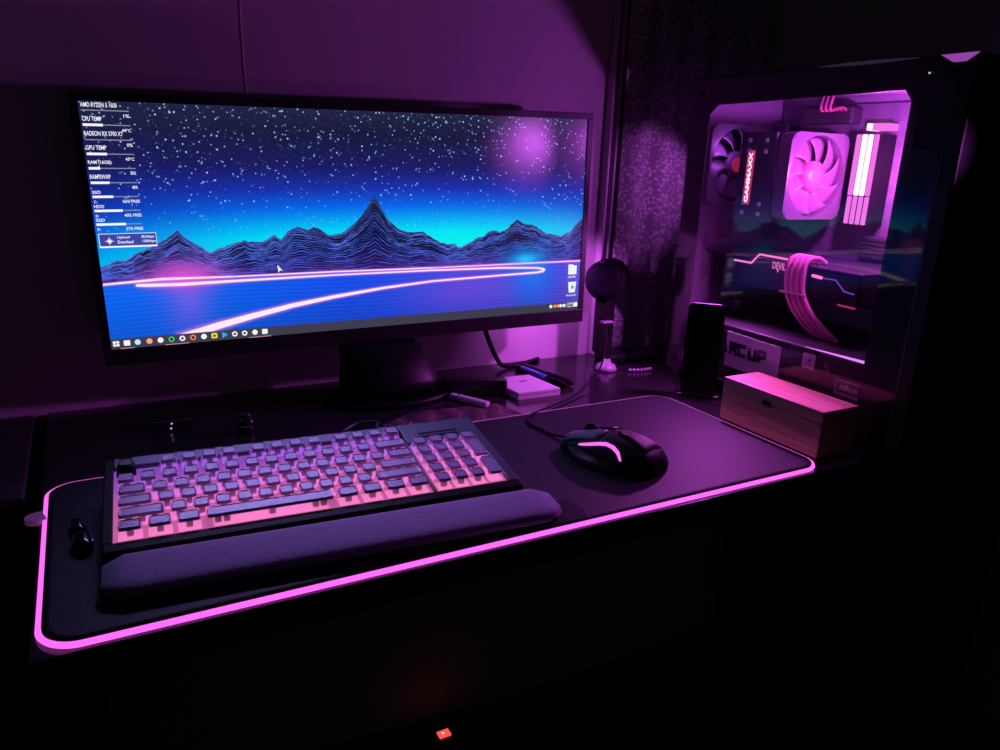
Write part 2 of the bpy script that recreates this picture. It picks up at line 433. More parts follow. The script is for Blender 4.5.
    spot(.87, .80, .05, .10, (0, 130, 245), .6)
    spot(.70, .84, .13, .12, (150, 80, 215), .45)
    # trails of light
    def trail(P, rad):
        nonlocal img
        P = np.array(P); t = np.linspace(0, len(P)-1, 90*len(P))
        X_ = np.interp(t, range(len(P)), P[:, 0])*w; Y_ = np.interp(t, range(len(P)), P[:, 1])*h
        Rr = np.interp(t, range(len(P)), P[:, 2])*rad
        acc = np.zeros((h, w)); halo = np.zeros((h, w))
        for x, y, r in zip(X_, Y_, Rr):
            q = int(r*3+8); x0, x1, y0, y1 = max(int(x)-q, 0), min(int(x)+q, w), max(int(y)-q, 0), min(int(y)+q, h)
            if x1 <= x0 or y1 <= y0: continue
            yy, xx = np.mgrid[y0:y1, x0:x1]; d = np.hypot(xx-x, yy-y)
            acc[y0:y1, x0:x1] = np.maximum(acc[y0:y1, x0:x1], np.clip(r-d+.5, 0, 1))
            halo[y0:y1, x0:x1] = np.maximum(halo[y0:y1, x0:x1], np.clip(1-(d-r)/(r*1.1+3), 0, 1)**1.5)
        img = img*(1-.8*halo[..., None])+np.array([1, .45, .9])*.8*halo[..., None]
        img = img*(1-acc[..., None])+np.array([1, .93, .97])*acc[..., None]
    trail([(-.01, .7213, 1), (.0978, .7097, 1.4), (.2215, .7153, .8), (.4144, .7174, .9), (.629, .7247, .9), (1.01, .7301, 1.0)], 2.2)
    trail([(.055, .731, 1.6), (.0719, .733, 2), (.1312, .737, 2), (.2208, .735, 1.6), (.4142, .7334, 1.1), (.629, .737, 1.2), (.7945, .7447, 1.3), (.8826, .7553, 1.3), (.8985, .762, 1.5), (.9035, .7684, 1.7), (.8985, .776, 1.5), (.8831, .7800, 1.4), (.795, .7834, 1.2), (.6291, .7915, 1.3), (.5182, .8101, 1.7), (.4127, .8373, 2.3), (.3318, .8641, 3), (.2538, .8991, 3.8), (.1876, .9324, 4.6), (.119, .975, 5.6)], 2.0)
    img = np.clip(img, 0, 1)
    im = bpy.data.images.new('wallpaper_pixels', w, h)
    px = np.ones((h, w, 4), np.float32); px[..., :3] = img[::-1]
    im.pixels.foreach_set(px.ravel()); im.update(); im.pack()
    return im

def screen_mat():
    m = bpy.data.materials.new('lit_screen'); m.use_nodes = True
    nt = m.node_tree; b = nt.nodes['Principled BSDF']
    t = nt.nodes.new('ShaderNodeTexImage'); t.image = wallpaper(); t.interpolation = 'Cubic'
    b.inputs['Base Color'].default_value = (.004, .004, .005, 1); b.inputs['Roughness'].default_value = .24
    b.inputs['Specular IOR Level'].default_value = .45
    nt.links.new(t.outputs[0], b.inputs['Emission Color']); b.inputs['Emission Strength'].default_value = 1.0
    return m
me_mb = MB(); me_mb.add([MX @ V(p) for p in ((-hw, -hh, 0.0003), (hw, -hh, 0.0003), (hw, hh, .0003), (-hw, hh, .0003))], [(0, 1, 2, 3)])
SC = obj('screen', me_mb, screen_mat(), MO)
uvl = SC.data.uv_layers.new(name='UVMap')
for l in SC.data.loops:
    q = MX.inverted() @ (SC.data.vertices[l.vertex_index].co+wloc(MO)); uvl.data[l.index].uv = (q.x/SW+.5, q.y/SH+.5)

def sp(u, v, d=.0012): return V(((u-.5)*SW, (.5-v)*SH, d))
def sbox(mb, u0, v0, u1, v1, mi=0, d=.0008):
    a = sp(u0, v1, d); c = sp(u1, v0, d); mb.box((a.x, a.y, d-.0003), (c.x, c.y, d), X=MX, mi=mi)
def stext(mb, s, u0, v0, u1, hgt, mi=0, bold=.012):
    X = MX @ Matrix.Translation(sp(u0, v0, .001)); text_mb(s, X, (u1-u0)*SW, hgt*SH, 0, bold, mb, mi)
M['uiwhite'] = glow('screen_white', (.95, .93, 1), 1.0); M['uigrey'] = glow('screen_grey', (.3, .3, .42), .9)
M['uibar'] = glow('screen_taskbar', lin(62, 60, 78), 1.0); M['uibox'] = glow('screen_box', lin(60, 70, 165), 1.0)
ui = MB()
rows = [('AMD RYZEN 5 1600', .0185, .056, None, .0325, '1%'), ('CPU TEMP', .0705, .0303, .0333, .087, '44°C'), ('RADEON RX 5700 XT', .1255, .0604, None, .143, '0%'),
        ('GPU TEMP', .179, .0321, .0338, .197, '43°C'), ('RAM (16GB)', .2365, .0366, .0204, .252, '35%'), ('RAM SWAP', .291, .0328, .0321, .308, '40%'),
        ('SSD', .3465, .0146, .0351, .363, 'C:|56% FREE'), ('HDD', .4025, .0168, .0472, .4185, 'D:|40% FREE'), ('SSD', .457, .0151, .0497, .473, 'F:|27% FREE')]
for t, vb, u1, ub, vbar, val in rows:
    stext(ui, t, .003, vb+(.004 if vb < .34 else .0065), u1+.002, .017 if vb < .34 else .012)
    sbox(ui, .003, vbar, .0755, vbar+.0035, 1)
    if ub: sbox(ui, .003, vbar-.003, ub, vbar+.0065, 0, .0012)
    if '|' in val:
        a, c = val.split('|'); stext(ui, a, .004, vbar+.0275, .0085, .011); stext(ui, c, .049, vbar+.027, .0765, .012)
    else: stext(ui, val, .0665 if 'C' not in val else .0615, vbar+.0265, .0755, .0125)
o = obj('status_list', ui, [M['uiwhite'], M['uigrey']], SC); o['label'] = 'white hardware readings and bars down the left of the screen'
ui = MB()
sbox(ui, .0035, .5135, .0965, .5695, 1)
for a in ((.0035, .5125, .0965, .5145), (.0035, .563, .0965, .5695), (.0035, .5135, .0045, .569), (.0958, .5135, .0965, .569)): sbox(ui, *a, 0, .0012)
for u0, u1, v in ((.033, .053, .531), (.033, .058, .549), (.072, .093, .531), (.073, .0945, .549)):
    stext(ui, {.033: 'Upload' if v < .54 else 'Download', .072: '80.0kbps', .073: '120kbps'}[u0], u0, v+.005, u1, .013)
star = [(.02+r*math.cos(a)*.43, .543+r*math.sin(a)) for k in range(8) for a, r in ((k*PI/4, .019 if k % 2 == 0 else .011), (k*PI/4+PI/8, .006))]
ui.prism([(sp(u, v).x, sp(u, v).y) for u, v in star], .001, .0013, MX)
o = obj('network_box', ui, [M['uiwhite'], M['uibox']], SC); o['label'] = 'outlined blue box with a white four-pointed shape'
ui = MB(); sbox(ui, 0, .957, 1, 1, 0, .0007)
TB = obj('taskbar', ui, M['uibar'], SC)
icol = [('w', 0), ('w', 1), ('b', 0), ('o', 0), ('w', 0), ('g', 1), ('w', 1), ('r', 0), ('w', 0), ('y', 0), ('c', 0), ('w', 0), ('w', 0), ('w', 1), ('gw', 1)]
cols = dict(w=(.9, .9, .95), b=(.5, .8, 1), o=(1, .4, .2), g=(.02, .75, .12), r=(1, .28, .05), y=(1, .72, .02), c=(.02, .45, .8), gw=(.75, 1, .75))
for k in cols: M['i'+k] = glow('icon_'+{'w': 'white', 'b': 'pale_blue', 'o': 'orange', 'g': 'green', 'r': 'amber', 'y': 'yellow', 'c': 'cyan', 'gw': 'mint'}[k], cols[k], 1)
M['ipink'] = glow('icon_underline', (.9, .3, .6), .9); M['idark'] = glow('icon_hole', lin(50, 48, 62), 1)
# icon pixel x in the taskbar, as a share of its width
iu = [.0085, .0265, .0445, .0645, .0835, .1025, .1215, .1405, .160, .179, .198, .2165, .235, .2545, .2735]
for k, ((c, ul), u) in enumerate(zip(icol, iu)):
    ib = MB(); p = sp(u, .9765, .001)
    if k in (0, 1, 9, 14): ib.prism([(p.x+x*1.0, p.y+y) for x, y in rrect(-.0036, -.0034, .0036, .0034, .001, 3)], .0009, .0013, MX)
    elif k in (10,): ib.prism([(p.x-.003, p.y-.004), (p.x+.004, p.y), (p.x-.003, p.y+.004)], .0009, .0013, MX)
    else: ib.prism([(p.x+.0035*math.cos(a), p.y+.0035*math.sin(a)) for a in np.linspace(0, 2*PI, 15)[:-1]], .0009, .0013, MX)
    if k in (5, 7): ib.prism([(p.x+.0021*math.cos(a), p.y+.0021*math.sin(a)) for a in np.linspace(0, 2*PI, 15)[:-1]], .0013, .0015, MX, 1)
    if k in (0,):
        ib.box((p.x-.0003, p.y-.0045, .0013), (p.x+.0003, p.y+.0045, .0015), X=MX, mi=1); ib.box((p.x-.0045, p.y-.0003, .0013), (p.x+.0045, p.y+.0003, .0015), X=MX, mi=1)
    if k in (9, 11, 12, 6): ib.box((p.x-.0015, p.y-.0015, .0013), (p.x+.0015, p.y+.0015, .0015), X=MX, mi=1)
    if ul: ib.box((p.x-.008, p.y-.0078, .0009), (p.x+.008, p.y-.0062, .0013), X=MX, mi=2)
    obj('taskbar_icon', ib, [M['i'+c], M['idark'], M['ipink']], SC)
ib = MB()
for u, c in ((.925, 0), (.936, 1), (.9445, 1), (.9515, 0), (.9605, 0)):
    p = sp(u, .972); ib.prism([(p.x+.0028*math.cos(a), p.y+.0028*math.sin(a)) for a in np.linspace(0, 2*PI, 9)[:-1]], .0009, .0013, MX, c)
stext(ib, '22:28:45', .967, .970, .985, .012); stext(ib, '17-May-20', .966, .987, .986, .012)
p = sp(.991, .973); ib.prism([(p.x+x, p.y+y) for x, y in rrect(-.003, -.003, .004, .004, .001, 3)], .0009, .0013, MX)
obj('clock_tray', ib, [M['iw'], M['ir']], SC)
ib = MB(); p = sp(.979, .775); ib.prism([(p.x-.0075, p.y-.008), (p.x+.0075, p.y-.008), (p.x+.0075, p.y+.006), (p.x+.002, p.y+.006), (p.x, p.y+.008), (p.x-.0075, p.y+.008)], .0009, .0013, MX)
stext(ib, 'usb flsk', .9675, .822, .989, .014); obj('desktop_icon', ib, M['iw'], SC)
ib = MB(); p = sp(.980, .868); ib.prism([(p.x-.0055, p.y-.010), (p.x+.0055, p.y-.010), (p.x+.0075, p.y+.007), (p.x-.0075, p.y+.007)], .0009, .0013, MX)
ib.box((p.x-.002, p.y-.004, .0013), (p.x+.003, p.y+.001, .0015), X=MX, mi=1)
stext(ib, 'Recycle Bin', .9655, .925, .992, .013); obj('desktop_icon', ib, [M['iw'], M['ic']], SC)
ib = MB(); p = sp(.306, .672); ib.prism([(p.x, p.y), (p.x+.001, p.y-.0105), (p.x+.0032, p.y-.0075), (p.x+.0065, p.y-.0085)], .0009, .0013, MX); obj('mouse_pointer', ib, M['iw'], SC)
for zz in (.085, .045, .006):
    obj('side_button', MB().box((ow-.001, zz-.006, -.018), (ow+.004, zz+.006, -.006), .0015, X=MX), M['black'], MO)
# stand: broad flaring column and oval foot
def oval(cx, cy, rx, ry, z, n=36): return [(cx+rx*math.cos(2*PI*i/n), cy+ry*math.sin(2*PI*i/n), z) for i in range(n)]
b = MB(); b.loft([oval(.425, .452, .098, .062, z) for z in (.0002, .006)]+[oval(.425, .452, .092, .056, .0095)]); M['stand'] = mat('stand_black', (.002, .002, .0022), .4, .12)
obj('stand_base', b, M['stand'], MO)
b = MB()
for_r = [(.080, .436, .034, .0095), (.074, .442, .030, .03), (.066, .452, .026, .055), (.058, .470, .022, .076), (.054, .492, .016, .092), (.050, .512, .008, .105), (.048, .519, .006, .13), (.048, .519, .006, .20)]
b.loft([oval(.426-.003*k, cy, rx, ry, z) for k, (rx, cy, ry, z) in enumerate(for_r)]); b.box((-.05, -.06, -.062), (.05, .06, -.044), .003, X=MX); obj('stand_column', b, M['stand'], MO)

# cable behind the monitor
tag(obj('black_cable', MB().tube(smooth_path([(.60, .515, .16), (.606, .518, .11), (.622, .521, .06), (.645, .523, .015), (.66, .52, .0045), (.70, .525, .004), (.735, .54, .004)]), .004, 10), M['rubber'], loc=(.66, .52, 0)),
    'black cable dropping from behind the monitor to the desk back edge', 'cable')

# ------------------------------------------------------------------ keyboard
U = .01865
KO = V((.0538, .1012, .0225)); ang = math.radians(-3.7); tilt = math.radians(8.5)
kx = V((math.cos(ang), math.sin(ang), 0)); ky0 = V((-math.sin(ang), math.cos(ang), 0)); ky = ky0*math.cos(tilt)+V((0, 0, 1))*math.sin(tilt); kz = kx.cross(ky)
KX = frame(KO, kx, ky, kz)
KB = thing('keyboard', 'mechanical keyboard with clear-sided keys glowing pink in front of the monitor', 'keyboard', (.24, .15, .0064))
kw = 19.35*U; kd = 6.6*U
b = MB()   # case: tub with front lip
b.box((-.010, -.016, -.011), (kw+.012, kd+.012, -.003), .003, X=KX)
b.box((-.010, -.016, -.004), (kw+.012, -.002, .0035), .002, X=KX)
b.box((-.010, -.003, -.004), (-.002, kd+.012, .0035), .001, X=KX)
obj('case', b, M['kbblack'], KB)
b = MB(); b.box((-.002, 6.35*U, -.003), (15.2*U, kd+.012, .004), .001, X=KX); b.box((15.25*U, 5.05*U, -.003), (kw+.012, kd+.012, .004), .001, X=KX)
b.box((kw+.001, -.004, -.003), (kw+.012, 5.1*U, .004), .001, X=KX)
b.box((15.1*U, -.002, -.003), (15.2*U, 5.1*U, .0045), .0003, X=KX)
o = obj('top_plate', b, M['kbmetal'], KB); o['label'] = 'bluish metal strip round the key field'
b = MB()
for yy in (5.5, 5.85): b.box((16.2*U, yy*U, .0035), (18.6*U, (yy+.17)*U, .0045), .0004, X=KX)
obj('light_slot', b, M['rubber'], KB)
def feet(x): return MB().box((x, kd-.03, -.032), (x+.03, kd-.018, -.010), .002, X=KX)
for x in (.02, kw-.05): obj('foot', feet(x), M['rubber'], KB)
# front prop: the case's low front edge
b = MB(); b.add([KX @ V((-.008, -.014, -.010)), KX @ V((kw+.010, -.014, -.010)), KX @ V((kw+.010, .02, -.010)), KX @ V((-.008, .02, -.010))]+
                [(lambda p: V((p.x, p.y, .0064)))(KX @ V(q)) for q in ((-.008, -.012, 0), (kw+.010, -.012, 0), (kw+.010, .02, 0), (-.008, .02, 0))],
                [(0, 1, 2, 3), (7, 6, 5, 4), (0, 4, 5, 1), (1, 5, 6, 2), (2, 6, 7, 3), (3, 7, 4, 0)])
obj('front_base', b, M['kbblack'], KB)
def backlight():
    m = bpy.data.materials.new('key_backlight'); m.use_nodes = True
    nt = m.node_tree; nt.nodes.clear(); L = nt.links.new
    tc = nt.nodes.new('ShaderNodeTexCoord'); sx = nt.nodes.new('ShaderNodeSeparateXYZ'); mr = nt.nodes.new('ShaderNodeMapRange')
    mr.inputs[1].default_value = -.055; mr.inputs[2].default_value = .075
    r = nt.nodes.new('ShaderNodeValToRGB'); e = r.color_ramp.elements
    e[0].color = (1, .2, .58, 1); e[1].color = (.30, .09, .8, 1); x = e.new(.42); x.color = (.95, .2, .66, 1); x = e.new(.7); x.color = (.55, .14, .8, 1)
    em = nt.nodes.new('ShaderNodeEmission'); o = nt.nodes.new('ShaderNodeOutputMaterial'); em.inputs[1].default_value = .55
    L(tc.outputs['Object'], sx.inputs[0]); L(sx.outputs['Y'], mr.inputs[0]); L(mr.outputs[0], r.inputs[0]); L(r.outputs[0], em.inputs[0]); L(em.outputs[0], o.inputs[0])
    return m
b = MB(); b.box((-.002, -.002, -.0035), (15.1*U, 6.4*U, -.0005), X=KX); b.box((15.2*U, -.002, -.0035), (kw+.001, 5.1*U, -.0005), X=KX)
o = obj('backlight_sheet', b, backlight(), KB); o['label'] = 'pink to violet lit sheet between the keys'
rowsK = [[1.25]*3+[6.25]+[1.25]*4, [2.25]+[1]*10+[2.75], [1.75]+[1]*11+[2.25], [1.5]+[1]*12+[1.5], [1]*13+[2]]
keys = []
for r, row in enumerate(rowsK):
    x = 0
    for wd in row: keys.append((x, r, wd, 1)); x += wd
for x in [0, 2, 3, 4, 5, 6.5, 7.5, 8.5, 9.5, 11, 12, 13, 14]: keys.append((x, 5.3, 1, 1))
for r in range(5):
    for c in range(3): keys.append((15.3+c, r, 1, 1))
keys += [(18.3, 4, 1, 1), (18.3, 2, 1, 2), (18.3, 0, 1, 2)]
def keycap(wd, ht, dark, row):
    """clear-sided cap with opaque top, on a dark switch; local coordinates: x right, y back, z up, centre bottom at origin"""
    a = MB(); hx, hy = wd*U/2-.0008, ht*U/2-.0008
    rb = [(x, y, .0012) for x, y in rrect(-hx, -hy, hx, hy, .001, 3)]
    rm = [(x, y+.0005, .0088) for x, y in rrect(-hx+.0022, -hy+.0026, hx-.0022, hy-.0014, .0018, 3)]
    rt = [(x, y+.0006, .0116) for x, y in rrect(-hx+.0028, -hy+.0034, hx-.0028, hy-.0017, .0020, 3)]
    a.loft([rb, rm], 0, False, False)
    a.loft([rm, rt], 1, False, False)
    cx = [(x*.90, y*.88+.0003, .0110) for x, y, z in rt]
    a.loft([rt, cx], 1, False, False); a.add(cx, [tuple(range(len(cx)))], 1)
    a.add(rm, [tuple(range(len(rm)-1, -1, -1))], 1)
    sw = [0] if wd < 2 else ([-.25*wd*U, 0, .25*wd*U] if wd < 4 else [-2.5*U, -2.1*U, 0, 2.1*U, 2.5*U])
    if not dark: a.add([(-hx*.88, -hy*.9, .0008), (hx*.88, -hy*.9, .0008), (hx*.88, hy*.7, .0008), (-hx*.88, hy*.7, .0008)], [(0, 1, 2, 3)], 3)
    for s_ in sw: a.box((s_-.0026, -.0026, -.001), (s_+.0026, .0026, .0086), mi=2)
    return a
proto = {}
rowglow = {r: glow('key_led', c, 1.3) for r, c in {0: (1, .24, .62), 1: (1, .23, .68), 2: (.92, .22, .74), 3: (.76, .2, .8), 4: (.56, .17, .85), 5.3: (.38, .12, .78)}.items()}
for (x, r, wd, ht) in keys:
    dark = (r == 5.3 and x == 0)
    k = (wd, ht, dark, r)
    P = KX @ V(((x+wd/2)*U, (r+ht/2)*U, {4: .0012, 5.3: .0028}.get(r, 0) if x < 15.1 else 0))
    if k not in proto:
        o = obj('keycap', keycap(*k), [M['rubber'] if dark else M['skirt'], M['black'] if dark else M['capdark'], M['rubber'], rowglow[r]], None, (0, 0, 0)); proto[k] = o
        if dark: o['label'] = 'black corner key'
    else:
        o = proto[k].copy(); COL.objects.link(o)
    o.parent = KB
    m = KX.to_3x3().to_4x4(); m.translation = P-wloc(KB); o.matrix_local = m

# wrist rest
WR_X = frame((.041, .0450, .0064), (kx+V((0, -.012, 0))), ky0)
L_ = .398; b = MB(); rings = []
nn = 26
for i in range(nn+1):
    t = i/nn; x = L_*t
    e = 1-max(0, abs(t-.5)*2-.93)/.07*.35 if abs(t-.5)*2 > .93 else 1
    sec = []
    for a in np.linspace(0, 2*PI, 25)[:-1]:
        cy, cz = math.cos(a), math.sin(a); pw = .55
        y = .026*(abs(cy)**pw)*(1 if cy > 0 else -1)*e; z = .0085*(abs(cz)**pw)*(1 if cz > 0 else -1)*e
        z2 = .0085+z+(.0026*y/.026 if z > 0 else 0)
        sec.append(WR_X @ V((x, y+.012, max(z2, 0.0))))
    rings.append(sec)
b.loft(rings)
WR = thing('wrist_rest', 'long dark blue fabric wrist rest lying in front of the keyboard', 'wrist rest', (.24, .05, .0045))
obj('cushion', b, M['fabric'], WR)
b = MB(); b.prism([(x, y+.012) for x, y in rrect(-.004, -.027, L_+.028, .017, .012, 5)], 0, .0022, WR_X); obj('rubber_sole', b, M['rubber'], WR)

# small dark glossy gadget on the mat's left
G = thing('pebble_gadget', 'small dark glossy pebble-shaped object lying left of the keyboard and wrist rest', 'gadget', (.027, .15, .0064))
def blob(c, rx, ry, rz, X3, n=16):
    a = MB(); rings = []
    for j in range(1, 12):
        th = PI*j/12; rings.append([V(c)+X3 @ V((rx*math.sin(th)*math.cos(2*PI*i/n), ry*math.sin(th)*math.sin(2*PI*i/n), rz*(1-math.cos(th)))) for i in range(n)])
    return a.loft(rings)
R3 = Matrix.Rotation(math.radians(12), 3, 'Z')
obj('rounded_body', blob((.029, .139, .0064), .0075, .017, .006, R3), M['gloss'], G)
obj('narrow_end', blob((.0255, .173, .0064), .0055, .015, .005, R3), M['gloss'], G)
obj('rim', MB().tube([(.029, .187, .0075), (.0335, .172, .009), (.0345, .158, .0108), (.0355, .150, .011), (.037, .140, .011), (.036, .128, .009)], .0007, 6), M['chrome'], G)

# ------------------------------------------------------------------ mouse
MS = thing('computer_mouse', 'black gaming mouse with a curved pink light strip on the mat', 'mouse', (.58, .12, .0064))
mdir = V((-.28, .96, 0)).normalized(); mrt = V((mdir.y, -mdir.x, 0))
MSX = frame((.578, .113, .0064), mrt, mdir)
# rings from rear (y=-.062) to front (y=.064): half widths left/right, height
prof = [(-.064, .010, .012, .012), (-.060, .022, .024, .020), (-.048, .032, .033, .029), (-.028, .036, .036, .0335), (-.005, .036, .036, .034), (.015, .034, .035, .031), (.035, .031, .033, .0255), (.052, .029, .031, .019), (.061, .024, .026, .0145), (.064, .016, .018, .010)]
rings = []
def msec(y, l, r, h, n=28):
    out = []
    for i in range(n):
        a = 2*PI*i/n; c, s_ = math.cos(a), math.sin(a)
        x = (r if c > 0 else l)*abs(c)**.75*(1 if c > 0 else -1); z = h*(abs(s_)**.8) if s_ > 0 else 0
        if s_ <= 0: x *= .92+.08*abs(c)
        out.append((x, y, .0012+z))
    return out
b = MB(); b.loft([[MSX @ V(p) for p in msec(*q)] for q in prof]); obj('shell', b, M['black'], MS)
# thumb wing
b = MB(); b.loft([[MSX @ V(p) for p in [(-.028+.0*t, y, .001), (-.028-.016*wg, y, .001), (-.028-.017*wg, y, .0035), (-.030, y, .010+.004*wg)]] for t, (y, wg) in enumerate([(-.045, .15), (-.035, .6), (-.015, 1), (.01, 1), (.03, .7), (.045, .2)])]); obj('thumb_rest', b, M['black'], MS)
def onsurf(x, y, lift=.0006):
    ys = [q[0] for q in prof]; l = np.interp(y, ys, [q[1] for q in prof]); r = np.interp(y, ys, [q[2] for q in prof]); h = np.interp(y, ys, [q[3] for q in prof])
    q = max(-1, min(1, x/(r if x > 0 else l))); c = abs(q)**(1/.75); s_ = math.sqrt(max(0, 1-c*c))
    return MSX @ V((x, y, .0012+h*s_**.8+lift))
obj('light_strip', MB().tube([onsurf(x, y, .0002) for x, y in ((-.0288, .030), (-.0292, .022), (-.0292, .012), (-.0283, .002), (-.0272, -.008), (-.0278, -.018), (-.0305, -.027), (-.033, -.033))], [.0012, .0018, .002, .0022, .0024, .0024, .0022, .0012], 8), M['pink'], MS)
def patch(xs, ys_, lift, m, name, nx=6, ny=8):
    a = MB(); vs = []
    for j in range(ny+1):
        y = ys_[0]+(ys_[1]-ys_[0])*j/ny; x0, x1 = xs(y)
        for i in range(nx+1): vs.append(onsurf(x0+(x1-x0)*i/nx, y, lift))
    a.add(vs, [(j*(nx+1)+i, j*(nx+1)+i+1, (j+1)*(nx+1)+i+1, (j+1)*(nx+1)+i) for j in range(ny) for i in range(nx)], 0, True)
    o = obj(name, a, m, MS); md = o.modifiers.new('thickness', 'SOLIDIFY'); md.thickness = .0012; md.offset = 1; return o
patch(lambda y: (-.0255, -.005), (.006, .060), .0006, M['mousegrey'], 'button')
patch(lambda y: (.006, .0255), (.006, .060), .0006, M['black'], 'button')
b = MB(); b.cyl(MSX @ V((-.003, .034, .0255)), MSX @ V((.004, .034, .0255)), .009, n=20); obj('scroll_wheel', b, M['rubber'], MS)
patch(lambda y: (-.016+.25*(y+.055), .016-.2*(y+.055)), (-.052, -.006), .0006, M['mousered'], 'palm_panel')
b = MB()
lp = onsurf(.001, -.014, .0022); 
b.tube([onsurf(.001+.0062*math.cos(a), -.016+.0052*math.sin(a), .0022) for a in np.linspace(.5, 5.6, 16)], .0008, 6); b.tube([onsurf(.0062, -.0185, .0022), onsurf(.0062, -.016, .0022), onsurf(.0018, -.016, .0022)], .0008, 6)
obj('emblem', b, M['logo_dim'], MS)
b = MB(); cpts = smooth_path([MSX @ V((0, .062, .007)), (.552, .205, .0082), (.548, .23, .0082), (.546, .252, .008), (.553, .27, .008), (.568, .283, .008), (.60, .305, .0035), (.6374, .3214, .003), (.68, .342, .004), (.7132, .3628, .008), (.752, .383, .025), (.783, .412, .055), (.7985, .436, .082)])
b.tube(cpts, .0015, 8); obj('cable', b, M['rubber'], MS)

# mouse bungee behind, holding the cable up
BU = thing('mouse_bungee', 'slim dark cable holder with purple-lit foot right of the monitor', 'cable holder', (.815, .449, 0))
b = MB(); b.lathe([(.018, .0002), (.018, .004), (.015, .010), (.009, .012), (.006, .02)], (.815, .449, 0)); obj('foot', b, mat('foot_grey', (.3, .27, .33), .4), BU)
b = MB(); b.tube(smooth_path([(.815, .449, .015), (.818, .452, .05), (.812, .448, .08), (.8015, .439, .0855)]), [.004]*9+[.003]*9+[.0025]*7, 8); obj('arm', b, M['black'], BU)
b = MB(); b.box((.789, .432, .0845), (.811, .443, .089), .0018); obj('clip', b, mat('clip_plastic', (.12, .09, .15), .4), BU)

# drum-headed dark device behind the monitor edge
SP = thing('speaker', 'black drum-shaped speaker on a stem behind the right edge of the monitor', 'speaker', (.83, .49, 0))
ax = V((-.75, -.66, 0)).normalized()
c0 = V((.832, .488, .148))
XD = frame((0, 0, 0), V((0, 0, 1)).cross(ax), V((0, 0, 1)), ax).to_3x3()
b = MB(); b.lathe([(.026, -.040), (.033, -.034), (.034, -.01), (.034, .018), (.031, .022)], c0, 32, X=XD); obj('drum', b, M['rubber'], SP)
b = MB(); b.lathe([(.030, .0222), (.029, .0245), (.020, .0262), (.004, .027)], c0, 32, X=XD); o = obj('front_grille', b, mat('grille_blue', (.007, .007, .014), .6, .08, bump=.5, nscale=900), SP)
b = MB(); b.box((.818, .478, .02), (.848, .50, .122), .004); obj('stem', b, M['rubber'], SP)
b = MB(); b.box((.836, .466, .0002), (.876, .518, .02), .006); obj('foot', b, M['black'], SP)
obj('knob', MB().cyl(c0+V((-.02, -.012, .029)), c0+V((-.026, -.018, .036)), .003), M['chrome'], SP)

# ------------------------------------------------------------------ small things on the desk back
X = frame((.6275, .402, .0003), (1, -.02, 0), (.02, 1, 0)); 
NB = thing('white_box', 'flat square white box with a thin lid seam on the glossy desk', 'box', (.6275, .402, 0))
poly = [(-.0335, -.0405), (.0385, -.0395), (.029, .041), (-.0385, .041)]
def inset(p, k): return [(x*(1-k), y*(1-k)) for x, y in p]
obj('base', MB().prism(poly, 0, .0058, X), M['white'], NB); obj('seam', MB().prism(inset(poly, .02), .0058, .0068, X), M['print'], NB); obj('lid', MB().prism(poly, .0068, .0105, X), M['white'], NB)
b = MB(); b.prism([(.004*math.cos(a)+.0, .0028*math.sin(a)+.012) for a in np.linspace(0, 2*PI, 13)[:-1]], .0105, .0107, X); b.prism([(.007+.003*math.cos(a), .0022*math.sin(a)+.013) for a in np.linspace(0, 2*PI, 13)[:-1]], .0105, .0107, X); obj('emblem', b, M['print'], NB)
BB = thing('black_slab_box', 'slim black box lying on edge left of the flat white box', 'box', (.545, .405, 0))
X = frame((.499, .424, .0003), (.085, -.040, 0), (.040, .085, 0))
obj('body', MB().box((0, 0, 0), (.094, .021, .0245), .0025, X=X), M['black'], BB); obj('end_cap', MB().box((.094, .002, .002), (.0955, .019, .0225), .0006, X=X), mat('grey_cap', (.14, .12, .16), .5), BB)
US = thing('memory_stick', 'small pale stick-shaped drive with a cap in front of the black box', 'memory stick', (.52, .385, 0))
X = frame((.5060, .4085, .0003), (.031, -.060, 0), (.060, .031, 0))
obj('body', MB().box((.012, -.006, 0), (.066, .006, .0085), .003, X=X), mat('pale_plastic', (.62, .5, .62), .4), US); obj('cap', MB().box((-.001, -.0055, .0005), (.010, .0055, .008), .002, X=X), mat('cap_plastic', (.5, .42, .55), .4), US)
obj('collar', MB().box((.0095, -.004, .0015), (.0125, .004, .007), X=X), M['chrome'], US)
for nm, a, c, m2, lb in (('pen', (.672, .506, .006), (.690, .378, .006), M['blue'], 'dark pen with a blue barrel lying against the flat white box'), ('pen', (.687, .509, .0058), (.7055, .386, .0058), M['black'], 'plain black pen lying behind the blue-barrelled pen')):
    a, c = V(a), V(c); d = c-a; P_ = thing(nm, lb, 'pen', (a+c)/2*1.0-V((0, 0, a.z)))
    obj('barrel', MB().cyl(a+d*.12, a+d*.62, .0048, n=14), m2, P_)
    obj('grip', MB().cyl(a+d*.62, a+d*.92, .0052, n=14).cyl(a+d*.92, c, .0052, .0015, n=14), M['rubber'], P_)
    obj('cap', MB().cyl(a, a+d*.12, .004, .0048, n=14), M['black'], P_)
    obj('pocket_clip', MB().box((-.001, 0, .0045), (.001, .034, .006), X=frame(a+d*.27, (d.y, -d.x, 0), -d)), M['black'], P_)
SH_ = thing('printed_sheet', 'glossy printed sheet with reddish swirls between the keyboard and monitor stand', 'print', (.46, .33, 0))
obj('paper', MB().prism([(.378, .302), (.57, .300), (.555, .362), (.43, .372), (.375, .34)], .0002, .0007), M['redsheet'], SH_)
obj('white_corner', MB().prism([(.512, .303), (.532, .303), (.53, .308), (.514, .308)], .0007, .0009), M['redsheet'], SH_)
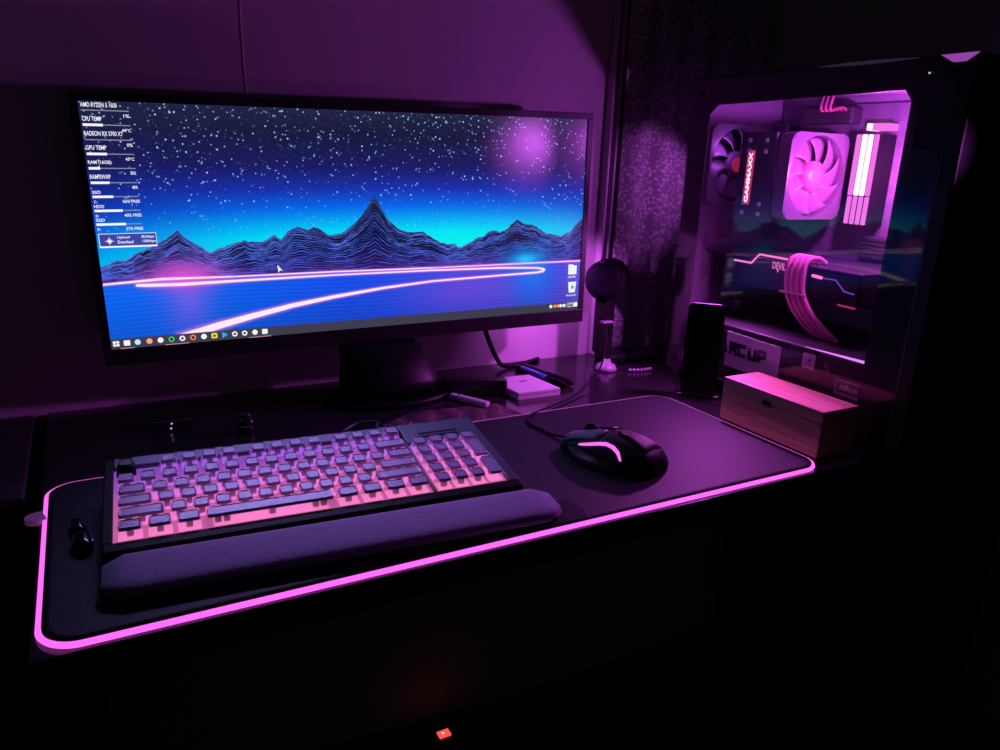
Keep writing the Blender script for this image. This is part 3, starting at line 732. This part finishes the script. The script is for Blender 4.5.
SQ = obj('curled_cord', MB().tube(smooth_path([(.31, .315, .004), (.325, .335, .004), (.345, .345, .006), (.365, .335, .008), (.36, .318, .006), (.385, .31, .004), (.41, .325, .004)]), .0022, 8), mat('cord_grey', (.03, .022, .035), .4), loc=(.36, .33, 0))
tag(SQ, 'dark curled cord lying behind the keyboard left of the printed sheet', 'cord')
UP = thing('upright_stub', 'small upright dark cylinder behind the top row of keys, catching a purple glint', 'bottle', (.211, .384, 0))
b = MB(); b.lathe([(.010, .0002), (.011, .002), (.011, .016), (.008, .019)], (.211, .384, 0), 20); obj('body', b, M['gloss'], UP); b = MB(); b.lathe([(.007, .019), (.007, .024), (.005, .025)], (.211, .384, 0), 20); obj('cap', b, M['black'], UP)
HU = thing('small_hub', 'tiny black hub with two white pinpoint lights on the desk behind the keyboard', 'hub', (.13, .43, 0))
obj('body', MB().box((.105, .42, .0002), (.155, .455, .014), .003), M['black'], HU)
for dx, z in ((.1295, .0105), (.1285, .0045)): obj('pin_light', MB().cyl((dx, .4202, z), (dx, .4192, z), .0012, n=10), M['dot'], HU)

# wooden box
WB = thing('wooden_box', 'small hinged pine box standing between the mat and the computer tower', 'box', (.853, .105, 0))
b = MB(); b.box((.820, .0225, .0003), (.8865, .187, .044), .0012); obj('body', b, M['wood'], WB)
b = MB(); b.box((.820, .0225, .0446), (.8865, .187, .0605), .0012); obj('lid', b, M['wood'], WB)
b = MB(); b.prism([(-.008, -.002), (.008, -.002), (.005, .004), (-.005, .004)], 0, .0016, frame((.820, .108, .0445), (0, -1, 0), (0, 0, 1), (-1, 0, 0))); obj('latch', b, M['rubber'], WB)
for y in (.05, .155): obj('hinge', MB().cyl((.8875, y-.008, .0443), (.8875, y+.008, .0443), .0013, n=8), M['chrome'], WB)

# upright black slab
UD = thing('upright_device', 'upright black slab with rounded top corners leaning beside the glass tower', 'device', (.87, .275, 0))
X = frame((.8655, .2805, .004), (.70, -.714, 0), (.06, .06, 1))
b = MB(); b.prism(rrect(-.027, 0, .027, .137, .008, 6), -.004, .004, X); obj('body', b, M['stand'], UD)
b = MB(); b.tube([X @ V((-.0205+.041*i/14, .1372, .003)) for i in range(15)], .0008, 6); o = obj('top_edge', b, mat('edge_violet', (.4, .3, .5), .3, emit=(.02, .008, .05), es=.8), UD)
b = MB(); b.box((-.034, -.0038, -.008), (.034, .0005, .012), .0012, X=X); obj('cradle', b, M['black'], UD)
for s_ in (-.031, .024): obj('painted_glint', MB().box((s_, -.0025, .0122), (s_+.007, -.0005, .0135), .0004, X=X), M['white'], UD)  # white slips painting the glints at the stand's foot

# orange strip and bead string near the curtain foot
OR = obj('orange_marker', MB().box((-.004, -.004, 0), (.004, .004, .046), .0015, X=frame((1.02, .50, .0003), (1, 0, .0), (0, 1, 0))), M['orange'], loc=(1.02, .50, 0)); tag(OR, 'small upright orange marker in the dark gap left of the computer tower', 'marker')
b = MB()
BS = thing('bead_string', 'short string of pale beads on the desk beside the cable holder', 'beads', (.86, .422, 0))
for i in range(7):
    obj('bead', blob((.847+.0065*i, .424-.003*math.sin(i*.5)-.001*i, .0003), .0028, .0028, .0028, Matrix.Identity(3), 10), mat('bead_%s' % i, (.5, .35, .5), .3) if i == 0 else bpy.data.materials['bead_0'], BS)
bpy.data.materials['bead_0'].name = 'bead_shell'

# ------------------------------------------------------------------ computer tower
PX0, PX1, PY0, PY1, PZ = .90, 1.115, -.032, .400, .468
PC = thing('computer_tower', 'black computer tower with a glass side glowing magenta at the right of the desk', 'computer', (1.0, .19, 0))
obj('top_panel', MB().box((PX0+.004, PY0+.02, PZ-.016), (PX1, PY1, PZ), .002), M['steel'], PC)
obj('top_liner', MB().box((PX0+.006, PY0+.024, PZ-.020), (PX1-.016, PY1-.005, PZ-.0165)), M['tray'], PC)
obj('bottom_panel', MB().box((PX0+.004, PY0+.02, .014), (PX1, PY1, .022), .001), M['steel'], PC)
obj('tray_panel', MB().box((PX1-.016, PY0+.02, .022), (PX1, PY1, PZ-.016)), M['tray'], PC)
# rear panel with a hole behind the rear fan
FC = V((.985, .392, .343)); FR = .056
b = MB(); ringc = [(FC.x+FR*math.cos(2*PI*i/32), FC.z+FR*math.sin(2*PI*i/32)) for i in range(32)]
x0, x1, z0, z1 = PX0+.004, PX1-.016, .022, PZ-.016
def edgept(a):
    dx, dz = math.cos(a), math.sin(a); t = 1e9
    if dx > 1e-9: t = min(t, (x1-FC.x)/dx)
    if dx < -1e-9: t = min(t, (x0-FC.x)/dx)
    if dz > 1e-9: t = min(t, (z1-FC.z)/dz)
    if dz < -1e-9: t = min(t, (FC.z-(z1-2*(z1-FC.z)))/-dz)
    return (FC.x+dx*t, FC.z+dz*t)
oute = [edgept(2*PI*i/32) for i in range(32)]
for y, fl in ((.396, 0), (.400, 1)):
    vs = [(x, y, z) for x, z in ringc]+[(x, y, z) for x, z in oute]
    b.add(vs, [(i, (i+1) % 32, 32+(i+1) % 32, 32+i) for i in range(32)])
zb = FC.z-(z1-FC.z)
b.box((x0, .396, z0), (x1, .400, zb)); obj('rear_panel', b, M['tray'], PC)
b = MB()
for k in range(-5, 6):
    hlf = math.sqrt(max(0, FR**2-(k*.0105)**2)); b.cyl((FC.x-hlf, .398, FC.z+k*.0105), (FC.x+hlf, .398, FC.z+k*.0105), .0011, n=6); b.cyl((FC.x+k*.0105, .398, FC.z-hlf), (FC.x+k*.0105, .398, FC.z+hlf), .0011, n=6)
obj('rear_grille', b, M['steel'], PC)
# front panel; its upper corner glint is put on further down
obj('front_panel', MB().box((PX0, PY0, .012), (PX1, PY0+.022, PZ), .003), M['black'], PC)
for x in (PX0+.02, PX1-.04):
    for y in (.02, .35): obj('foot', MB().box((x, y, .0003), (x+.02, y+.025, .014), .002), M['rubber'], PC)
# side glass with black painted border (chamfered opening) and glass pane
wy0, wy1, wz0, wz1 = .038, .352, .022, .4335
b = MB()
opening = [(wy0+.010, wz1), (wy0, wz1-.012), (wy0, wz0), (wy1+.008, wz0), (wy1+.008, wz1-.020), (wy1-.008, wz1-.006)]
oy0, oy1, oz0, oz1 = PY0+.022, PY1, .014, PZ-.003
bord = [(oy0, oz1), (oy0, wz1-.012), (oy0, oz0), (oy1, oz0), (oy1, wz1-.020), (oy1, oz1)]
n6 = 6; vs = [(PX0+.0035, y, z) for y, z in opening]+[(PX0+.0035, y, z) for y, z in bord]+[(PX0+.0055, y, z) for y, z in opening]+[(PX0+.0055, y, z) for y, z in bord]
fs = []
for i in range(6):
    j = (i+1) % 6; fs += [(i, j, 6+j, 6+i), (12+i, 12+j, 18+j, 18+i), (i, j, 12+j, 12+i), (6+i, 6+j, 18+j, 18+i)]
b.add(vs, fs); obj('glass_border', b, M['black'], PC)
b = MB(); b.box((PX0, oy0, oz0), (PX0+.003, oy1, oz1)); o = obj('side_glass', b, M['glass'], PC); o['label'] = 'clear reflective glass side panel'
for y, z in ((.38, .445), (.38, .03), (.0, .445), (.0, .03)):
    obj('thumb_screw', MB().cyl((PX0+.001, y, z), (PX0-.003, y, z), .004, n=16), M['black'], PC)
# shroud
obj('shroud', MB().box((PX0+.010, .0, .022), (PX1-.016, .392, .108), .002), M['steel'], PC)
SHX = PX0+.0095
def sx(y, z, d=0): return V((SHX-d, y, z))
def sframe(y, z, d=.0): return frame(sx(y, z, d), (0, -1, 0), (0, 0, 1), (-1, 0, 0))
b = MB(); b.prism([(0, 0), (.104, .0), (.104, .052), (0, .054)], 0, .0006, sframe(.276, .0452)); o = obj('lettered_card', b, M['sticker'], PC); o['label'] = 'pale card reading ARC UP in dark square letters'
tb = MB(); X = sframe(.276, .0452)
tb.prism([(0, .021), (.0055, .021), (.0012, .035), (0, .035)], .0006, .0009, X)
def stroke(a, c, wdt=.0064):
    a, c = V((*a, 0)), V((*c, 0)); d = (c-a).normalized(); nrm = V((-d.y, d.x, 0))*wdt/2; e = d*wdt*.3
    tb.prism([((a-nrm-e).x, (a-nrm-e).y), ((c-nrm+e).x, (c-nrm+e).y), ((c+nrm+e).x, (c+nrm+e).y), ((a+nrm-e).x, (a+nrm-e).y)], .0006, .0009, X)
for s_ in ([(.010, .022), (.010, .037), (.0205, .037), (.0205, .0305), (.010, .0295)], [(.0155, .0295), (.0215, .022)], [(.0385, .037), (.027, .037), (.027, .0225), (.0385, .0225)],
           [(.0475, .037), (.0475, .0225), (.0585, .0225), (.0585, .037)], [(.0655, .022), (.0655, .037), (.077, .037), (.077, .0295), (.0655, .0295)]):
    for a, c in zip(s_, s_[1:]): stroke(a, c)
obj('lettering', tb, M['print'], bpy.data.objects['lettered_card'])
b = MB(); X = sframe(.1345, .0795); b.prism(rrect(0, 0, .0205, .0205, .0015, 4), 0, .0006, X); o = obj('square_sticker', b, M['sticker'], PC); o['label'] = 'white square sticker with a small dark bird-like mark'
tb = MB(); tb.prism([(.005, .0145), (.0095, .0115), (.0155, .0155), (.0125, .0105), (.0085, .0085), (.0100, .0105)], .0006, .0009, X); tb.prism([(.004, .0055), (.0165, .0055), (.0165, .0065), (.004, .0065)], .0006, .0009, X); obj('mark', tb, M['print'], o)
b = MB(); X = sframe(.1015, .0815); b.prism([(.001, .010), (.005, .0155), (.009, .009), (.012, .005), (.0115, -.001), (.008, .003), (.005, .004)], 0, .0006, X); o = obj('red_sticker', b, mat('red_print', (.25, .05, .06), .5), PC); o['label'] = 'small dark red irregular sticker'
b = MB(); X = sframe(.0775, .0575); b.prism([(0, 0), (.0405, 0), (.0405, .021), (0, .021)], 0, .0006, X); o = obj('brand_sticker', b, M['sticker'], PC); o['label'] = 'dark rectangular badge with pale border and letters'
tb = MB(); tb.prism([(.0016, .0045), (.0389, .0045), (.0389, .0194), (.0016, .0194)], .0006, .0008, X); obj('field', tb, M['print'], o)
tb = text_mb('ASRock', X @ Matrix.Translation((.006, .008, .0009)), .029, .0078, 0, .03); obj('lettering', tb, mat('bright_ink', (.9, .88, .9), .4), o)
obj('shroud_light', MB().tube([(SHX-.001, .134-.108*t, .1085+.0012*t) for t in np.linspace(0, 1, 14)], [.0003+.0019*t for t in np.linspace(0, 1, 14)], 8), M['psuled'], PC)
# top front details: two painted reflections and the indicator
b = MB(); b.tube([(PX0-.0005, .170-.135*t, .4665) for t in np.linspace(0, 1, 12)], [.0004+.0018*math.sin(PI*t) for t in np.linspace(0, 1, 12)], 8); obj('top_edge_glint', b, M['violetdim'], PC)  # glowing streak painting the reflection along the case edge
b = MB(); bw = [(-.021, .0), (.021, .0), (.015, -.004), (.008, -.0085), (-.006, -.0085), (-.014, -.004)]; b.prism(bw, 0, .0012, sframe(-.012, .467, .0105)); obj('scoop_glint', b, M['scoopglint'], PC)  # glowing plate painting the light caught by the front scoop
obj('indicator', MB().cyl((PX0-.0002, .0195, .4495), (PX0-.0012, .0195, .4495), .0012, n=10), M['dot'], PC)

# motherboard
TX = PX1-.0165
MBd = obj('motherboard', MB().box((TX-.006, .10, .205), (TX, .388, .437), .0008), M['pcb'], PC)
for lo, hi in (((TX-.034, .352, .26), (TX-.006, .378, .41)), ((TX-.03, .24, .408), (TX-.006, .33, .432)), ((TX-.02, .14, .215), (TX-.006, .2, .25))):
    b = MB(); b.box(lo, hi, .003)
    for t in np.linspace(.15, .85, 5): b.box((lo[0]-.002, lo[1]+.002, lo[2]+(hi[2]-lo[2])*t-.0015), (lo[0], hi[1]-.002, lo[2]+(hi[2]-lo[2])*t+.0015))
    obj('heatsink', b, M['alu'], MBd)
for i in range(4):
    y = .181+i*.0095; z0_, z1_ = .266, .392
    rs = obj('memory_module', MB().box((TX-.0455, y-.0026, z0_), (TX-.006, y+.0026, z1_), .0004), M['black'], PC)
    b = MB(); b.box((TX-.0480, y-.0038, z0_+.041), (TX-.0450, y+.0038, z1_), .0012); obj('light_bar', b, M['ram'] if i in (1, 2) else M['ram2'], rs)
    b = MB(); b.box((TX-.0476, y-.0036, z0_), (TX-.0450, y+.0036, z0_+.040), .0012); obj('light_bar', b, M['ram2'], rs)
    b = MB(); b.box((TX-.030, y-.003, z1_+.006), (TX-.006, y+.003, z1_+.016), .001); obj('slot_latch', b, M['ram'] if i == 3 else M['ram2'], rs)

def fan(name, c, axis, size, R, blades, m_frame, m_blade, m_hub, nb=9, depth=.022, hubr=.021, badge=None, lab=None, cover=.82):
    """square frame with a round opening, hub and curved blades; axis = outward facing unit vector"""
    c = V(c); ax = V(axis); xx = V((0, 0, 1)).cross(ax).normalized(); X = frame(c, xx, ax.cross(xx), ax)
    b = MB(); n = 48; ring = [(R*math.cos(2*PI*i/n), R*math.sin(2*PI*i/n)) for i in range(n)]
    sq = []
    for i in range(n):
        a = 2*PI*i/n; k = size/2/max(abs(math.cos(a)), abs(math.sin(a))); k = min(k, size/2*1.32); sq.append((k*math.cos(a), k*math.sin(a)))
    vs = [V((x, y, z)) for z in (-depth/2, depth/2) for x, y in ring]+[V((x, y, z)) for z in (-depth/2, depth/2) for x, y in sq]
    fs = []
    for i in range(n):
        j = (i+1) % n; fs += [(i, j, n+j, n+i), (2*n+i, 2*n+j, 3*n+j, 3*n+i), (i, j, 2*n+j, 2*n+i), (n+i, n+j, 3*n+j, 3*n+i)]
    b.add([X @ v for v in vs], fs)
    for sx_ in (-1, 1):
        for sy_ in (-1, 1): b.cyl(X @ V((sx_*size*.44, sy_*size*.44, depth/2)), X @ V((sx_*size*.44, sy_*size*.44, depth/2+.001)), .003, n=10)
    f = obj(name, b, m_frame, PC)
    if lab: f['label'] = lab
    for k in range(nb):
        a0 = 2*PI*k/nb; vs = []; nr = 6; na = 5
        for i in range(nr+1):
            r = hubr*.95+(R-.003-hubr*.95)*i/nr
            for j in range(na+1):
                t = j/na; a = a0+t*2*PI/nb*cover+.35*(i/nr)**1.5; vs.append(X @ V((r*math.cos(a), r*math.sin(a), -.006+.013*t)))
        bb = MB(); bb.add(vs, [(i*(na+1)+j, i*(na+1)+j+1, (i+1)*(na+1)+j+1, (i+1)*(na+1)+j) for i in range(nr) for j in range(na)], 0, True)
        bl = obj('blade', bb, m_blade, f); md = bl.modifiers.new('thickness', 'SOLIDIFY'); md.thickness = .0012
    R3_ = X.to_3x3()
    bb = MB(); bb.lathe([(hubr, -depth*.4), (hubr, depth*.30), (hubr*.9, depth*.38), (hubr*.3, depth*.42)], c, 32, X=R3_); obj('hub', bb, m_hub, f)
    if badge:
        bb = MB(); bb.lathe([(hubr*.55, depth*.42), (hubr*.5, depth*.45)], c, 24, X=R3_); obj('hub_badge', bb, badge, f)
    return f
fan('rear_fan', (FC.x, .382, FC.z), (0, -1, 0), .122, .057, 9, M['fandark'], M['fandark'], M['hubdark'], badge=M['redlogo'], lab='dark fan on the back wall of the case')
fan('front_fan', (1.0, .008, .335), (0, 1, 0), .122, .057, 9, M['steel'], mat('front_blade', (.8, .2, .35), .35, emit=(.25, .02, .08), es=1), M['hubdark'], lab='pink-lit fan at the front of the case')
# cpu cooler
CC = V((.985, .289, .3275))
b = MB()
for i in range(40):
    x = .948+(1.06-.948)*i/39; b.box((x, .258, .265), (x+.0011, .322, .389))
CO = obj('cpu_cooler', b, M['alu'], PC); CO['label'] = 'tower heatsink with a black lettered cap'
b = MB(); b.box((.938, .256, .263), (.9475, .322, .391), .0015)
b.box((.9372, .257, .264), (.938, .2585, .390)); b.box((.9372, .3195, .264), (.938, .321, .390))
obj('cap_plate', b, mat('cap_black', (.07, .05, .08), .3), CO)
for y in (.273, .305):
    for z in (.275, .289, .364, .379):
        b = MB(); b.lathe([(.0036, 0), (.0034, .002), (.002, .0035)], (.938, y, z), 12, X=frame((0, 0, 0), (0, -1, 0), (0, 0, 1), (-1, 0, 0)).to_3x3()); obj('heat_pipe_end', b, M['white'], CO)
X = frame((.9374, .2945, .288), (0, 0, 1), (0, 1, 0), (-1, 0, 0)); b = MB(); b.prism([(-.001, -.0015), (.077, -.0015), (.077, .0125), (-.001, .0125)], 0, .0003, X); obj('letter_halo', b, M['redglow'], CO)
tb = text_mb('GAMMAXX', X @ Matrix.Translation((.002, .0018, .0006)), .072, .0074, 0, .03); obj('lit_lettering', tb, M['whitered'], CO)
for z in (.279, .375):
    obj('fan_clip', MB().tube([(.95, .321, z), (.946, .29, z+.001), (.946, .25, z), (.95, .231, z)], .0008, 6), M['chrome'], CO)
fan('cooler_fan', (1.002, .243, .331), (0, -1, 0), .122, .0575, 9, mat('clear_frame', (.16, .11, .18), .3), M['fanclear'], M['hubpink'], hubr=.022, cover=1.3, lab='clear pink-lit fan on the front of the cooler')
# power cables to the board, top
for k in range(3):
    obj('board_cable', MB().tube(smooth_path([(1.09, .25+.008*k, .415), (1.06, .25+.008*k, .43), (1.03, .248+.008*k, .425), (1.03, .246+.008*k, .445)]), .0022, 8), M['cabledull'], PC)
# graphics card
GC = obj('graphics_card', MB().box((.957, .100, .163), (TX-.006, .388, .207), .003), M['black'], PC)
obj('back_plate', MB().box((.955, .098, .2072), (TX-.006, .388, .2105), .0012), mat('backplate_metal', (.1, .08, .12), .3, metal=.5), GC)
obj('bracket', MB().box((.95, .388, .16), (TX-.002, .3905, .225)), M['chrome'], GC)
def gl(pts, r, m, nm='light_line'): obj(nm, MB().tube(pts, r, 8), m, GC)
gx = .9555
gl([(gx, .325, .1995), (gx, .290, .1995), (gx, .276, .2145), (gx, .225, .214), (gx, .190, .2135)], .0014, M['gpuline'])
gl([(gx, .176, .1975), (gx, .160, .1965)], .0022, M['gpuline'])
gl([(gx, .158, .1965), (gx, .137, .197), (gx, .122, .184), (gx, .106, .1825)], .0009, M['gpuline2'])
gl([(gx, .128, .1645), (gx, .101, .164)], .0012, glow('card_low_light', (.7, .04, .15), .7))
X = frame((gx-.0006, .2485, .197), (0, -1, 0), (0, 0, 1), (-1, 0, 0))
tb = text_mb('DEVIL', X, .025, .0105, 0, .035); tb.prism([(.0115, -.005), (.0135, 0), (.0095, 0)], 0, .0004, X); obj('lit_badge', tb, M['devil'], GC)
gb = MB()
for k in range(3):
    c = (1.03, .335-.095*k, .163); gb.lathe([(.042, -.004), (.042, 0)], c, 28); gb.lathe([(.014, -.007), (.014, -.004)], c, 20)
obj('fan_ring', gb, M['rubber'], GC)
for k in range(4):
    y0 = .213-.0095*k
    obj('power_cable', MB().tube(smooth_path([(.985, y0-.004, .213), (.968, y0-.003, .2205), (.951, y0, .216), (.9475, y0, .195), (.9485, y0-.003, .17), (.952, y0-.016-.001*k, .145), (.962, y0-.035-.002*k, .122), (.975, y0-.05, .1085)]), .0034, 10), M['cablepink'], PC)
obj('cable_comb', MB().box((.9435, .176, .1675), (.9475, .220, .1705), .0008), mat('comb_plastic', (.5, .4, .55), .3), PC)
obj('drive_cage', MB().box((1.02, .02, .109), (1.09, .09, .16), .002), M['steel'], PC)

# ------------------------------------------------------------------ power strip on the floor
PS = thing('power_strip', 'power strip on the floor below the desk with a red lit switch', 'power strip', (.56, .5, FZ))
X = frame((.541, .4852, FZ+.0005), (1, .0, 0), (0, 1, 0))
obj('body', MB().box((-.28, -.025, 0), (.028, .020, .036), .004, X=X), M['black'], PS)
SWi = obj('switch', MB().box((-.0115, -.0085, .036), (.0115, .0085, .040), .0015, X=X), M['redlamp'], PS); SWi['label'] = 'red glowing rocker switch'
obj('glow_core', MB().cyl(X @ V((-.002, .0, .040)), X @ V((-.002, 0, .0405)), .0022, n=10), M['yellowlamp'], SWi)
for k in range(4):
    obj('socket', MB().lathe([(.018, .0), (.018, .0012), (.014, .0014)], X @ V((-.055-.055*k, -.0025, .036)), 24), M['rubber'], PS)

# ------------------------------------------------------------------ lights
def lamp(name, kind, loc, col, power, direction=None, **kw):
    l = bpy.data.lights.new(name, kind); l.color = col; l.energy = power
    for k, v in kw.items(): setattr(l, k, v)
    o = bpy.data.objects.new(name, l); COL.objects.link(o); o.location = loc
    if direction is not None: o.rotation_euler = V(direction).to_track_quat('-Z', 'Y').to_euler()
    return o
# light of the screen, thrown down on the keyboard
lamp('screen_light', 'AREA', mc+my_*.125+mn*.012-mx_*.14, (.45, .34, 1), .29, V((-.03, -.36, -.33)), shape='RECTANGLE', size=.36, size_y=.03, spread=math.radians(70))
# leds inside the case, and one added fill
lamp('memory_led', 'POINT', (1.030, .172, .335), (1, .16, .78), .9, shadow_soft_size=.012)
lamp('cooler_led', 'POINT', (.965, .115, .372), (.72, .10, 1), 3.0, shadow_soft_size=.008)
lamp('case_glow_fill', 'SPOT', (.911, .285, .225), (.84, .12, 1), 8, (-.6, -.12, -.55), spot_size=math.radians(150), spot_blend=.5, shadow_soft_size=.01)  # added spot facing outward, brightens the mat and wooden box
lamp('rear_fan_led', 'POINT', (.955, .36, .37), (.6, .10, 1), .10, shadow_soft_size=.012)
# led shining out of the back of the case, then two added unseen spots
lamp('rear_outlet_led', 'SPOT', (.985, .404, .325), (.75, .12, 1), .4, (-.035, .13, -.025), spot_size=math.radians(88), spot_blend=.5, shadow_soft_size=.006)
lamp('wall_fill_spot', 'SPOT', (.712, .507, .21), (.80, .12, 1), 1.6, (.05, .05, -.10), spot_size=math.radians(130), spot_blend=.6, shadow_soft_size=.006)  # added hidden fill, brightens the wall behind the monitor
lamp('screen_hotspot', 'SPOT', (1.0, -.2577, .3725), (.72, .12, 1), 8, (-.356, .705, -.022), spot_size=math.radians(8), spot_blend=.6, shadow_soft_size=.028)  # added narrow spot out of frame, makes the purple hotspot on the screen

w = bpy.data.worlds.new('night'); S.world = w; w.use_nodes = True
w.node_tree.nodes['Background'].inputs[0].default_value = (.9, .6, 1, 1); w.node_tree.nodes['Background'].inputs[1].default_value = .006

# ------------------------------------------------------------------ camera
cam = bpy.data.cameras.new('camera'); co = bpy.data.objects.new('camera', cam); COL.objects.link(co)
r_, u_, f_ = V((.877015, -.479056, .036737)), V((.104011, .26395, .958912)), V((.469069, .837159, -.281316))
mw = Matrix.Identity(4)
for k in range(3): mw[k][0] = r_[k]; mw[k][1] = u_[k]; mw[k][2] = -f_[k]
mw.translation = V((.0559, -.5382, .3451)); co.matrix_world = mw
cam.sensor_fit = 'HORIZONTAL'; cam.sensor_width = 36; cam.lens = 36*.7513; cam.clip_start = .01
S.camera = co
S.view_settings.view_transform = 'Standard'; S.view_settings.look = 'None'; S.view_settings.gamma = 1; S.view_settings.exposure = 0; S.view_settings.use_curve_mapping = False
S.cycles.max_bounces = 8; S.cycles.transparent_max_bounces = 24; S.cycles.sample_clamp_indirect = 2.0
S.cycles.use_denoising = True
